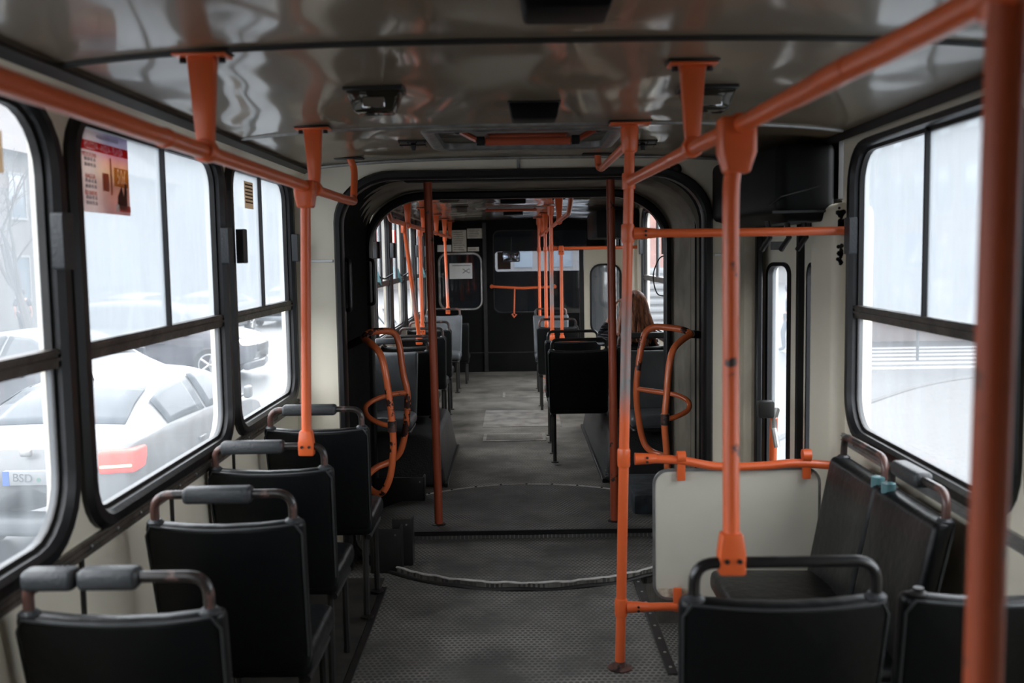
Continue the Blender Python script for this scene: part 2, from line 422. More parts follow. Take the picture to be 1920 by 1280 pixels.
# windows of the left wall
Lw = [(-.17, 1.06), (1.20, 2.413), (2.57, 3.786), (3.943, 4.96)]
Rw = [(1.20, 2.33), (2.50, 3.745)]
def wall(name, mp, y0, y1, z0, z1, holes, label, mat=M_beige):
    hl = [rr(a-.02, ZG0-.02, b+.02, ZG1+.01, .13, 6) for a, b in holes]
    return struct(MB().plate([(y0, z0), (y1, z0), (y1, z1), (y0, z1)], hl, mp, -.05, 0).build(name, mat, None), label)
wall('wall_left', mpL, YB, YP+.02, -.1, 2.06, Lw, 'beige left wall of the rear section below and between its windows')
wall('wall_right', mpR, YB, 3.92, -.1, 2.08, Rw, 'beige right wall of the rear section below its big window')
window(mpL, *Lw[0], 'left side window behind the camera position')
window(mpL, *Lw[1], 'nearest left window, at the left edge of the photo', mull=1.75, upper=M_fogM, lower=M_fogL, latches=((2.40, 1),), r=.16)
window(mpL, *Lw[2], 'left window with the red travel poster on its glass', mull=3.22, latches=((3.77, 1),), r=.10)
window(mpL, *Lw[3], 'left window nearest the bellows opening, with a small yellow notice', mull=4.44, latches=((3.975, 1), (4.96, 1)), r=.10)
window(mpR, *Rw[0], 'right window mostly hidden behind the nearest thick orange pole', latches=((2.30, 1),), lower=M_fogL)
window(mpR, *Rw[1], 'big right window over the side-facing seats', mull=3.09, latches=((3.70, 1),), upper=M_fogU, lower=M_fogL, r=.13)

# ceiling: shallow vault
def vault(name, y0, y1, xa, xb, mat, label, zc=2.106, drop=.056, hole=None):
    b = MB(); xm = (xa+xb)/2; hw = (xb-xa)/2
    prof = lambda x: zc - drop*abs((x-xm)/hw)**3.2
    n = 26; xs = [xa+(xb-xa)*i/n for i in range(n+1)]
    ys = [y0+(y1-y0)*j/10 for j in range(11)]
    if hole:
        hx0, hy0, hx1, hy1 = hole
        xs = sorted([x for x in xs if min(abs(x-hx0), abs(x-hx1)) > .03] + [hx0, hx1]); ys = sorted([y for y in ys if min(abs(y-hy0), abs(y-hy1)) > .05]+[hy0, hy1])
    V = [[b.bm.verts.new((x, y, prof(x))) for x in xs] for y in ys]; V2 = [[b.bm.verts.new((x, y, prof(x)+.04)) for x in xs] for y in ys]
    for j in range(len(ys)-1):
        for i in range(len(xs)-1):
            cx, cy = (xs[i]+xs[i+1])/2, (ys[j]+ys[j+1])/2
            if hole and hx0 < cx < hx1 and hy0 < cy < hy1: continue
            b.bm.faces.new((V[j][i], V[j][i+1], V[j+1][i+1], V[j+1][i])); b.bm.faces.new((V2[j][i], V2[j+1][i], V2[j+1][i+1], V2[j][i+1]))
    for R0, R1 in ((V[0], V2[0]), (V[-1], V2[-1])):
        for i in range(len(xs)-1): b.bm.faces.new((R0[i], R0[i+1], R1[i+1], R1[i]))
    o = b.build(name, mat); struct(o, label); return prof
HX0, HY0, HX1, HY1 = -.33, 3.93, .42, 4.62
ceilz = vault('ceiling', YB, YP, XL-.04, 1.34, M_ceil, 'glossy beige ceiling of the rear section', hole=(HX0, HY0, HX1, HY1))
ceilzf = vault('ceiling_front', YF, YC+.05, XL-.04, XRF+.04, M_ceilf, 'shiny ceiling of the front section seen through the opening', zc=2.09)
tn = [0]
def trim(o, label):
    tn[0] += 1; o.name = 'trim_%d' % tn[0]; return struct(o, label)
for yy, wd, lab in ((.85, .011, 'ceiling joint strip above the camera position'), (2.31, .011, 'nearest dark joint strip across the ceiling'), (3.79, .009, 'thin ceiling joint strip just before the roof hatch')):
    b = MB(); xs = [-1.02 + 2.26*i/30 for i in range(31)]
    if yy == 3.79: pass
    b.tube([(x, yy, ceilz(x)) for x in xs], wd, 8); trim(b.build('trim', M_alu if yy > 3 else M_dmetal), lab)
b = MB(); b.tube([(-1.05 + 2.25*i/30, YP-.012, ceilz(-1.05+2.25*i/30)-.004) for i in range(31)], .011, 8)
trim(b.build('trim', M_alu), 'silver strip where the ceiling meets the wall over the opening')
# cove along the left wall with its dark strip, and the right one
b = MB(); b.plate([(-1.125, 1.99), (-1.03, 2.052), (-1.03, 2.075), (-1.14, 2.075)], [], lambda a, c, t: (a, t, c), YB, YP)
trim(b.build('trim', M_beige, None, smooth=False), 'sloping beige cove above the left windows')
b = MB(); b.plate([(-1.045, 2.035), (-1.018, 2.05), (-1.02, 2.062), (-1.05, 2.05)], [], lambda a, c, t: (a, t, c), YB, YP)
trim(b.build('trim', M_dmetal, None, smooth=False), 'dark strip between the ceiling and the left cove')
b = MB(); b.plate([(-.012, 2.03), (.012, 2.05), (.014, 2.062), (-.012, 2.062)], [], lambda a, c, t: (XR(t)-.02+a, t, c), YB, YP)
trim(b.build('trim', M_dmetal, None, smooth=False), 'dark strip between the ceiling and the right wall')
# riveted strips under the windows
def strip(mp, y0, y1, lab, mat=M_dmetal):
    b = MB(); b.plate([(y0, .862), (y1, .862), (y1, .902), (y0, .902)], [], mp, 0, .012)
    b.plate([(y0, .874), (y1, .874), (y1, .878), (y0, .878)], [], mp, .012, .016)
    b.plate([(y0, .890), (y1, .890), (y1, .893), (y0, .893)], [], mp, .012, .016)
    o = trim(b.build('trim', mat, None, smooth=False), lab)
    b = MB(); y = y0+.08
    while y < y1:
        c = Vector(mp(y, .884, .014)); b.lathe(c, [(.006, -.002), (.005, .003), (.002, .005)], 8, 'x'); y += .17
    b.build('rivets', M_alu, o); return o
strip(mpL, YB, YP-.01, 'dark riveted strip under the left windows', M_bar)
strip(mpR, YB, 3.86, 'worn riveted strip under the right window', M_alu)
for y, lab in ((1.78, 'nearest'), (2.48, 'second'), (3.15, 'third'), (3.86, 'farthest')):
    b = MB(); b.plate([(y-.008, .02), (y+.008, .02), (y+.008, .86), (y-.008, .86)], [], mpL, 0, .008)
    trim(b.build('trim', M_dmetal, None, smooth=False), lab + ' upright joint strip on the left wall under the windows')

# back end of the bus behind the camera
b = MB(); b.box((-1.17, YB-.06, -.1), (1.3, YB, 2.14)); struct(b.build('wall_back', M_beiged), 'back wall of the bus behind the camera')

# floor
b = MB(); b.plate([(-1.16, YB), (1.3, YB), (1.3, 3.86), (.60, 3.86), (.60, 4.95), (1.4, 4.95), (1.4, YF+.1), (-1.25, YF+.1), (-1.25, YP)], [], lambda a, c, t: (a, c, t), -.06, 0)
struct(b.build('floor', M_floor, None, smooth=False), 'studded rubber floor of the rear section')
b = MB(); b.plate([(-1.16, YF+.1), (1.27, YF+.1), (1.27, YC+.05), (-1.16, YC+.05)], [], lambda a, c, t: (a, c, t), -.06, 0)
struct(b.build('floor_front', M_floorf, None, smooth=False), 'worn studded floor of the front section')
b = MB(); b.box((.60, 3.86, -.32), (1.46, 4.95, -.27)); b.box((.60, 3.85, -.3), (1.46, 3.87, -.061)); b.box((.59, 3.86, -.3), (.60, 4.95, -.06)); b.box((.60, 4.94, -.3), (1.46, 4.96, -.06))
struct(b.build('floor_step', M_floor, None, smooth=False), 'dark sunken step well inside the rear door')
b = MB(); b.box((.565, 3.70, 0), (.605, 4.84, .006), .002, 1); o = trim(b.build('trim', M_dmetal), 'screwed metal edging strip beside the door step')
b = MB()
for i in range(8): b.lathe((.585, 3.76+i*.145, .006), [(.007, -.001), (.006, .003), (.002, .004)], 8)
b.build('screws', M_steel, o)
b = MB(); b.box((-.675, 1.6, 0), (-.645, 4.75, .007), .002, 1); trim(b.build('trim', M_dmetal), 'rusty metal edging strip under the left seats')

b = MB(); b.box((-1.118, YB, .0), (-.678, 4.9, .004)); struct(b.build('floor_margin', plain('dark_floor_margin', (.012, .011, .010), .8, col2=(.035, .030, .026), vscale=7), None, smooth=False), 'dark slab darkening the floor margin under the left seats')  # thin dark slab added to darken the floor under the left seats
# turntable in the floor
DC = Vector((.06, 5.705)); DR = 1.0
def disc(y_lo, y_hi, z0, z1, name, lab):
    pts = []
    n = 96
    for k in range(n):
        a = 2*PI*k/n; x, y = DC.x+DR*math.cos(a), DC.y+DR*math.sin(a)
        y = min(max(y, y_lo), y_hi)
        if not pts or (Vector(pts[-1])-Vector((x, y))).length > 1e-4: pts.append((x, y))
    # chord ends
    res = []
    h = math.sqrt(max(0, DR**2-((y_lo if y_lo > 0 else y_hi)-DC.y)**2))
    cut = y_lo if y_lo > 0 else y_hi
    for p in pts:
        if abs(p[1]-cut) < 1e-6 and abs(p[0]-DC.x) < h-.01: continue
        res.append(p)
    b = MB(); b.plate(res, [], lambda a, c, t: (a, c, t), z0, z1); return struct(b.build(name, M_floor, None, smooth=False), lab)
disc(5.585, 99, .001, .046, 'floor_turntable_far', 'far half of the round floor plate under the bellows')
disc(-99, 5.58, .001, .030, 'floor_turntable_near', 'near half of the round floor plate under the bellows')
b = MB(); b.box((-.80, 5.572, .022), (.92, 5.588, .047), .002, 1); trim(b.build('trim', M_rub), 'black strip standing in for the shadow line across the turntable seam')  # black strip added as the shadow line at the step between the halves
b = MB(); pts = []
for k in range(49):
    a = PI*(1.20+.62*k/48); w = .004*math.sin(k*2.1)
    pts.append((DC.x+(DR+w-.004)*math.cos(a), DC.y+(DR+w-.004)*math.sin(a), .031+.002*math.sin(k*1.3)))
b.tube(pts, .0065, 8); trim(b.build('trim', M_rim), 'bright worn metal rim on the near edge of the turntable')
b = MB(); pts = [(DC.x+(DR+.02)*math.cos(PI*(1.15+.70*k/48)), DC.y+(DR+.02)*math.sin(PI*(1.15+.70*k/48)), .004+.004*math.sin(k*.9)) for k in range(49)]
b.tube(pts, .012, 8); trim(b.build('trim', M_dmetal), 'dirty dark lip below the near rim of the turntable')
b = MB(); pts = [(DC.x+(DR+.003)*math.cos(PI*(.19+.58*k/48)), DC.y+(DR+.003)*math.sin(PI*(.19+.58*k/48)), .047) for k in range(49)]
b.tube(pts, .007, 8); o = trim(b.build('trim', M_rim), 'bright riveted metal rim on the far edge of the turntable')
b = MB()
for k in range(10): a = PI*(.22+.056*k); b.lathe((DC.x+DR*math.cos(a), DC.y+DR*math.sin(a), .05), [(.009, 0), (.008, .004), (.003, .006)], 8)
b.build('rivets', M_dmetal, o)

# ------------------------------------------------------------------ wall round the opening, bellows, front wall
def arch(x0, x1, zt, zb, r, seg=10):
    pts = [(x0, zb), (x1, zb)]
    for k in range(seg+1):
        a = PI/2*k/seg; pts.append((x1-r+r*math.cos(a), zt-r*.85+r*.85*math.sin(a)))
    for k in range(seg+1):
        a = PI/2+PI/2*k/seg; pts.append((x0+r+r*math.cos(a), zt-r*.85+r*.85*math.sin(a)))
    return pts
mpY = lambda Y: (lambda a, c, t: (a, Y-t, c))
def shell_outline(xa, xb, ce):
    n = 16
    return [(xa, -.1), (xb, -.1)] + [(xb-(xb-xa)*i/n, ce(xb-(xb-xa)*i/n)+.02) for i in range(n+1)]
A0 = arch(-.905, 1.0, 2.045, -.02, .30); A1 = arch(-.865, .955, 2.000, -.02, .27)
b = MB(); b.plate(shell_outline(-1.15, 1.335, ceilz), [A0], mpY(YP), -.04, 0)
b2 = b.build('wall_opening', M_beige, None, smooth=False); struct(b2, 'beige wall framing the opening to the bellows')
b = MB(); b.ring(A0, A1, mpY(YP), -.05, .035, .015); trim(b.build('trim', M_rub), 'thick black rubber edge round the opening')
# bellows: pleated arch
b = MB(); rows = []
N0 = 22
for j in range(N0+1):
    y = YP+.03 + (YF-.002-YP-.03)*j/N0; o_ = .10 if j % 2 else .03
    rows.append([(p[0], y, p[1]) for p in arch(-.93-o_, 1.03+o_*1.3, 2.05+o_*.3, -.05, .30+o_)[1:]+[(-.93-o_, -.05)]])
b.grid(rows); struct(b.build('wall_bellows', M_bell, None, smooth=False), 'black pleated bellows between the two sections')
B0 = arch(-.985, 1.035, 2.035, -.02, .40); B1 = arch(-.945, .995, 1.985, -.02, .37)
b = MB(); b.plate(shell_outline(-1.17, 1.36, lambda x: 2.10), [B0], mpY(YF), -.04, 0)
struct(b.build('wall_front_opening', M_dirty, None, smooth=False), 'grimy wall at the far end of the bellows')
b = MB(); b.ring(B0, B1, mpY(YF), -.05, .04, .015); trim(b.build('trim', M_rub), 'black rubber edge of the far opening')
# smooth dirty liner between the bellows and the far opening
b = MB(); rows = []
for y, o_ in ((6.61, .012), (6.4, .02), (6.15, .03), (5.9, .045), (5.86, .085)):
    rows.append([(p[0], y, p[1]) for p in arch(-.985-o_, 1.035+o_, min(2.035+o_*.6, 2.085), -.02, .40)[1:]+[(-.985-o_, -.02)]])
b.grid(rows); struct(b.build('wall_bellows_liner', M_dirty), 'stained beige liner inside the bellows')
b = MB(); b.box((.020, YP-.012, 2.047), (.036, YP-.001, 2.118), .002, 1); b.cyl((.028, YP-.013, 2.09), (.028, YP-.017, 2.09), .004, 8)
trim(b.build('trim', M_alu), 'short silver bracket over the middle of the opening')
for (x0, x1, z, lab) in ((-1.11, -.915, 1.60, 'left'), (1.01, 1.14, 1.60, 'right')):
    b = MB(); b.box((x0, YP-.008, z-.007), (x1, YP, z+.007), .002, 1); trim(b.build('trim', plain('white_strip_paint', (.8, .8, .78), .5)), 'white strip across the wall at the %s of the opening' % lab)

# ------------------------------------------------------------------ front section shell
Fw = [(6.95, 7.78), (7.98, 8.86), (9.02, 10.0), (10.16, 11.1), (11.26, 12.25)]
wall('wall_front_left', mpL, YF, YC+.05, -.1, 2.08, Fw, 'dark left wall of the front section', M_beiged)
for i, (a, b_) in enumerate(Fw):
    window(mpL, a, b_, 'front section left window, number %s from the bellows' % ('one', 'two', 'three', 'four', 'five')[i], latches=((a, 1), (b_, 1)), upper=M_fogL, lower=M_clear, fw=.075)
RFw = [(7.75, 9.35)]
wall('wall_front_right', mpRF, YF, 9.9, -.1, 2.08, RFw, 'right wall of the front section beside the seated woman', M_beige)
window(mpRF, 7.75, 9.35, 'front section right window beside the seated woman', latches=((9.33, 1), (7.9, 1)), upper=M_fogL, lower=M_clear, fw=.08, bright=M_alu)

# driver's cab wall
def P(x, y, Y=YC): p = atY(x, y, Y); return (p.x, p.z)
cw = [P(*q) for q in ((827, 577), (900, 577), (900, 478), (827, 478))]
x0, x1, z0, z1 = min(p[0] for p in cw), max(p[0] for p in cw), min(p[1] for p in cw), max(p[1] for p in cw)
dw0, dw1 = P(928, 585), P(1028, 432)
hl = [rr(x0, z0, x1, z1, .10, 6), rr(dw0[0], dw0[1], dw1[0], dw1[1], .08, 6)]
rwn = (.52, .80, .99, 1.93)
b = MB(); b.plate(shell_outline(-1.17, 1.27, ceilzf), hl + [rr(rwn[0], rwn[1], rwn[2], rwn[3], .03, 2)], mpY(YC), -.04, 0)
struct(b.build('wall_cab', M_wood, None, smooth=False), "black partition of the driver's cab")
w = sthing('window_14', 'silver-framed cab window with a white sheet behind the left rail')
b = MB(); b.ring(rr(x0-.03, z0-.03, x1+.03, z1+.03, .13, 6), rr(x0, z0, x1, z1, .10, 6), mpY(YC), -.02, .02, .008); b.build('metal_frame', M_steel, w)
b = MB(); b.plate(rr(x0, z0, x1, z1, .10, 6), [], mpY(YC), -.01, -.004); b.build('pane', M_cglass, w)
w = sthing('window_15', 'tall dark pane in the middle of the cab partition')
b = MB(); b.plate(hl[1], [], mpY(YC), -.014, -.008); b.build('pane', M_cglass, w)
b = MB(); b.ring(rr(dw0[0]-.015, dw0[1]-.015, dw1[0]+.015, dw1[1]+.015, .09, 6), hl[1], mpY(YC), -.02, .008); b.build('rubber_frame', M_rub, w)
w = sthing('window_16', 'dark reflecting pane to the right of the orange poles in the cab wall')
b = MB(); b.plate(rr(*rwn, .03, 2), [], mpY(YC), -.014, -.008); b.build('pane', M_cglass, w)
b = MB(); b.box((-1.17, YC-.015, .26), (1.25, YC-.001, .275)); b.box((-.43, YC-.03, 0), (-.38, YC-.001, 2.05)); trim(b.build('trim', M_dmetal), 'post and kick rail on the cab partition')
# nose of the bus beyond the partition
YN = 15.6
ws0, ws1 = -.30, 1.18
b = MB(); b.plate([(-1.2, -.1), (1.3, -.1), (1.3, 2.15), (-1.2, 2.15)], [rr(ws0, 1.35, ws1, 1.66, .05, 3)], mpY(YN), -.05, 0)
struct(b.build('wall_nose', M_dark, None, smooth=False), "front wall of the driver's cab below and above the windscreen")
b = MB(); b.box((-1.25, YC, -.1), (-1.17, YN, 2.2)); b.box((1.27, YC, -.1), (1.35, YN, 2.2)); b.box((-1.25, YC+.06, 2.12), (1.35, YN+.05, 2.2))
struct(b.build('wall_cab_sides', M_dark, None, smooth=False), "dark side walls and roof of the driver's cab")
w = sthing('window_17', 'windscreen seen through the cab partition'); b = MB(); b.plate(rr(ws0, 1.35, ws1, 1.66, .05, 3), [], mpY(YN), -.02, -.014); b.build('pane', M_clear, w)
b = MB(); p0, p1 = atY(933, 505, 15.4), atY(957, 472, 15.4); b.box((p0.x, 15.40, p0.z), (p1.x, 15.42, p1.z), .004, 1)
tag(b.build('sun_blind', M_blind), 'brown blind behind the left of the windscreen strip', 'blind')
b = MB(); p = atY(958, 481, 13.9); b.box((p.x-.125, 13.88, p.z-.075), (p.x+.125, 13.93, p.z+.075), .03, 4); q = thing('cab_mirror', 'rounded rear-view mirror hanging behind the cab pane', 'mirror')
b.build('housing', M_dmetal, q); b = MB(); b.box((p.x-.11, 13.872, p.z-.062), (p.x+.11, 13.88, p.z+.062), .003, 2); b.build('mirror_glass', M_mirror, q)
b = MB(); b.tube([(p.x, 13.9, p.z+.07), (p.x+.01, 13.9, p.z+.26)], .008); b.build('stem', M_dmetal, q)
# right of the front section: door pillar, boxed door leaf with a window, glass screen
q = sthing('door_3', 'beige panel with a rounded window at the front door')
YD = 10.9
a0, a1 = P(1097, 720, YD), P(1170, 466, YD); g0, g1 = P(1110, 625, YD), P(1162, 497, YD)
b = MB(); b.plate([(a0[0], .0), (a1[0]+.1, .0), (a1[0]+.1, a1[1]), (a0[0], a1[1])], [rr(g0[0], g0[1], g1[0], g1[1], .1, 5)], mpY(YD), -.03, 0)
b.build('leaf', M_beige, q, smooth=False)
b = MB(); b.ring(rr(g0[0]-.02, g0[1]-.02, g1[0]+.02, g1[1]+.02, .12, 5), rr(g0[0], g0[1], g1[0], g1[1], .1, 5), mpY(YD), -.035, .01); b.build('rubber_seal', M_rub, q)
b = MB(); b.plate(rr(g0[0], g0[1], g1[0], g1[1], .1, 5), [], mpY(YD), -.02, -.014); b.build('pane', M_fogL, q)
b = MB(); b.box((a0[0]-.05, YD, 0), (a0[0]-.005, YD+.04, a1[1]+.02)); b.build('post', M_rub, q)
b = MB(); b.box((XRF-.03, 9.9, -.1), (XRF+.05, 10.9, 2.1)); struct(b.build('wall_front_pillar', M_beige, None, smooth=False), 'beige pillar between the front right window and front door')
b = MB(); b.plate([(10.9, -.1), (YC, -.1), (YC, 2.1), (10.9, 2.1)], [rr(11.05, .15, 11.85, 1.95, .06, 3), rr(12.0, .15, 12.8, 1.95, .06, 3)], mpRF, -.06, -.02); struct(b.build('wall_front_door_side', M_dark, None, smooth=False), 'dark surround of the glazed front door')
q = sthing('door_2', 'glazed front door hidden behind the beige panel')
for a_ in (11.05, 12.0):
    b = MB(); b.plate(rr(a_, .15, a_+.8, 1.95, .06, 3), [], mpRF, -.045, -.04); b.build('pane', M_clear, q)
    b = MB(); b.ring(rr(a_-.03, .12, a_+.83, 1.98, .07, 3), rr(a_, .15, a_+.8, 1.95, .06, 3), mpRF, -.05, -.005); b.build('rubber_seal', M_rub, q)
# box above the front door
b = MB(); b.box((.80, 9.7, 1.76), (1.21, 10.9, 2.03), .02, 2); tag(b.build('door_gear_box', M_box), 'black gear housing over the front door', 'box')

# ------------------------------------------------------------------ rear door at the right
q = sthing('door_1', 'folding rear door with narrow rounded windows')
def leaf(p, r_, z0, z1, wnd, nm):
    """door leaf between plan points p and r_, seen from the room"""
    p = Vector(p); r_ = Vector(r_); d = (r_-p); L_ = d.length; d.normalize(); n = Vector((d.y, -d.x))
    if n.y > 0: n = -n
    mp = lambda a, c, t: (p.x+d.x*a+n.x*t, p.y+d.y*a+n.y*t, c)
    h = rr(wnd[0]*L_, wnd[1], wnd[2]*L_, wnd[3], min(.06, (wnd[2]-wnd[0])*L_*.45), 6)
    b = MB(); b.plate([(0, z0), (L_, z0), (L_, z1), (0, z1)], [h], mp, -.03, 0); b.build('leaf', M_beige, q, smooth=False)
    h2 = rr(wnd[0]*L_+.018, wnd[1]+.018, wnd[2]*L_-.018, wnd[3]-.018, min(.045, (wnd[2]-wnd[0])*L_*.4), 6)
    b = MB(); b.ring(h, h2, mp, -.035, .012); b.build('rubber_seal', M_rub, q)
    b = MB(); b.plate(h2, [], mp, -.02, -.015); b.build('pane', M_fogM, q)
    b = MB(); b.plate([(-.012, z0), (.02, z0), (.02, z1), (-.012, z1)], [], mp, -.04, .03); b.build('rubber_edge', M_rub, q)
    b = MB(); b.plate([(L_*.35, 1.62), (L_*.68, 1.62), (L_*.68, 1.66), (L_*.35, 1.66)], [], mp, 0, .012); b.build('plate', M_alu, q)
    for f in (.22, .5):
        b = MB(); b.plate([(L_*f, 1.70), (L_*(f+.14), 1.70), (L_*(f+.2), 1.86), (L_*(f+.08), 1.86)], [], mp, 0, .03); b.build('hinge_lever', M_dmetal, q)
leaf((1.235, 5.02), (1.34, 4.74), -.27, 1.82, (.22, .25, .86, 1.56), 'a')
leaf((1.365, 4.72), (1.375, 4.20), -.27, 1.82, (.16, .25, .84, 1.56), 'b')
b = MB(); b.box((1.14, YP-.09, -.27), (1.215, YP-.01, 1.80), .01, 2); b.build('side_post', M_beiged, q)
b = MB(); b.box((1.195, YP-.13, -.27), (1.225, YP-.02, 1.80), .006, 1); b.build('side_seal', M_rub, q)
b = MB(); b.tube([(1.19, 4.5, .72), (1.18, 4.52, .80), (1.20, 4.6, .83), (1.24, 4.7, .86)], .014, 8); b.build('release_lever', M_steel, q)
b = MB(); b.tube([(1.215, 4.7, .3), (1.20, 4.6, .84)], .018, 10); b.build('pull_bar', M_or, q)
b = MB(); b.box((1.13, 4.58, .84), (1.20, 4.64, .92), .01, 2); b.build('bracket', M_dmetal, q)
b = MB(); b.box((1.30, 4.02, 1.82), (1.44, 5.1, 2.1)); b.box((1.42, 3.9, -.35), (1.46, 5.1, -.2)); struct(b.build('wall_door_header', M_dmetal, None, smooth=False), 'dark header above the rear door')
# rounded beige post between the rear door and the big window
b = MB()
b.box((1.235, 3.86, -.3), (1.40, 4.20, 1.80), .05, 5); struct(b.build('wall_post', M_beige), 'smooth beige post between the rear door and the big right window')
b = MB()
for i in range(60):
    z = random.choice((1.60, 1.70, 1.735))+random.gauss(0, .022); sc_ = random.uniform(.4, 1.0); b.lathe((1.262+random.gauss(0, .005), 3.868, z), [(.010*sc_, -.006), (.012*sc_, -.0045), (.004, -.003)], random.choice((5, 6, 7)), 'y')
b.build('rust_patch', M_dmetal, bpy.data.objects['wall_post'])
# black box over the rear door
q = thing('door_gear_box', 'large black door gear housing over the rear door, under the ceiling', 'box')
b = MB(); b.box((.99, 4.00, 1.73), (1.285, 5.03, 2.045), .035, 3, cuts=2, fn=lambda v: (v.x+(.06*(5.0-v.y) if v.x < 1.1 else 0), v.y, v.z+(.03 if (v.x < 1.1 and v.z < 1.9) else 0)))
b.build('housing', M_box, q)
b = MB(); b.box((1.03, 3.985, 1.765), (1.24, 4.0, 1.775)); b.tube([(1.03, 4.05, 1.80), (1.06, 3.98, 1.83), (1.22, 3.98, 1.87)], .004, 6); b.build('edge_trim', M_dmetal, q)
for xx, lab in ((1.05, 0), (1.13, 0), (1.20, 0)):
    b = MB(); b.tube([(xx, 4.15, 1.74), (xx+.01, 4.15, 1.67), (xx-.01, 4.2, 1.62)], .012, 8); b.build('linkage', M_dmetal, q)

# ------------------------------------------------------------------ seats
def make_seat(label, grip='none', face=None, pads=((-.17, .03),), grip_mat=None, base='legs', group=None, w=.45, stub=False):
    """seat facing +Y; origin on the floor under the top of its backrest; seen from behind by default"""
    fm = face or M_vinyl
    t = thing('bus_seat', label, 'seat', group=group)
    hw = w/2
    def shape(v, sgn=1):
        z = v.z; k = (z-.40)/.48
        x = v.x*(1-.06*(1-k))
        bow = -.018*(1-(x/hw)**2)            # back bows slightly towards the rear
        zz = z - (.012*(1-abs(x/hw)**2) if k > .85 else 0)
        return (x, v.y + bow + .10*(1-k), zz)
    b = MB(); b.box((-hw, -.035, .40), (hw, .028, .88), .022, 3, cuts=3, fn=shape)
    back = b.build('backrest', fm, t)
    pts = []
    for i in range(17):
        x = -hw+.022+(w-.044)*i/16; v = shape(Vector((x, -.035, .872))); pts.append(v)
    pts = [shape(Vector((-hw+.004, -.030, .45)))] + [shape(Vector((-hw+.004, -.032, .84)))] + pts + [shape(Vector((hw-.004, -.032, .84))), shape(Vector((hw-.004, -.030, .45)))]
    b = MB(); b.tube(pts, .0035, 6); b.build('piping', M_pipe, back)
    b = MB(); b.box((-hw+.01, .06, .375), (hw-.01, .47, .455), .03, 3, cuts=3, fn=lambda v: (v.x, v.y, v.z+.012*math.cos(v.x/hw*1.5)*(1 if v.z > .42 else 0)+.02*(v.y-.06)))
    b.build('cushion', fm, t)
    b = MB(); b.tube(fillet([(-hw+.03, .09, .365), (-hw+.03, .44, .365), (hw-.03, .44, .365), (hw-.03, .09, .365)], .04), .012, 8); b.build('seat_frame', M_dmetal, t)
    if base in ('legs', 'aisle'):
        for sx in ((-hw+.05, hw-.05) if base == 'legs' else (-hw+.05,)):
            b = MB(); b.tube([(sx, .12, .37), (sx, .10, .01)], .014, 8); b.lathe((sx, .10, 0), [(.03, 0), (.03, .006), (.016, .008)], 12); b.build('leg', M_dmetal, t)
            b = MB(); b.tube([(sx, .42, .37), (sx, .44, .01)], .014, 8); b.lathe((sx, .44, 0), [(.03, 0), (.03, .006), (.016, .008)], 12); b.build('leg', M_dmetal, t)
    elif base == 'box':
        b = MB(); b.box((-hw+.03, .10, 0), (hw-.03, .42, .37), .01, 2); b.build('pedestal', M_dmetal, t)
    gm = grip_mat or M_grip
    if grip != 'none':
        gx = hw-.03; zt = .955
        path = fillet([(-gx, -.015, .86), (-gx, -.018, zt), (gx, -.018, zt), (gx, -.015, .86)], .07, 7)
        b = MB(); b.tube(path, .0125, 10); b.build('grip_bar', gm, t)
        for sx in (-gx, gx):
            b = MB(); b.lathe((sx, -.015, .872), [(.024, 0), (.024, .006), (.016, .013)], 14); b.build('collar', M_pad, t)
        if grip == 'pad':
            for a, c in pads:
                b = MB(); b.box((a, -.046, zt-.024), (c, .010, zt+.022), .014, 3); b.build('grip_pad', M_pad, t)
    if stub:
        b = MB(); b.tube([(-hw+.035, -.015, .86), (-hw+.035, -.015, .892)], .012, 8); b.lathe((-hw+.035, -.015, .874), [(.02, 0), (.022, .006), (.014, .01)], 10); b.build('broken_grip_stub', M_dmetal, t)
    return t
def put(t, x, y, z=0, rz=0):
    t.location = (x, y, z); t.rotation_euler = (0, 0, rz); return t
put(make_seat('nearest left seat, grip bar with two grey pads side by side', 'pad', pads=((-.20, -.085), (-.08, .05))), -.862, 2.10, -.012)
put(make_seat('second left seat from the camera, long grey pad mid grip bar', 'pad', pads=((-.11, .085),)), -.830, 2.77, .005)
put(make_seat('third left seat, orange stanchion clamped to its grip bar', 'pad', pads=((-.17, .055),)), -.884, 3.52, -.005)
put(make_seat('fourth left seat, last before the opening, beside the wall', 'pad', pads=((-.14, .09),)), -.857, 4.22, .018)
put(make_seat('near right seat back with a black grip bar and orange clamp', 'bar', grip_mat=M_gripb), .570, 2.10, .0)
put(make_seat('near right seat back at the wall with its grip bar broken off', 'none', stub=True, w=.46), 1.06, 2.12, -.005)
# side-facing pair along the right wall
put(make_seat('farther side-facing seat under the big window, creased grey back', 'bar', M_vinylg if False else M_vinyl, grip_mat=M_grip, base='box', w=.46), 1.17, 3.37, -.01, PI/2)
put(make_seat('nearer side-facing seat under the big window, padded grip bar', 'pad', pads=((-.05, .15),), base='box', w=.46), 1.165, 2.90, -.01, PI/2)
for nm, y in (('farther', 3.15), ('nearer', 3.08)):
    b = MB(); b.lathe((1.165, y+.02 if nm == 'farther' else y, .865), [(.022, -.014), (.022, .02), (.015, .022)], 14)
    tag(b.build('blue_tape', M_teal), 'blue tape round the foot of the %s side seat grip bar' % nm, 'tape')
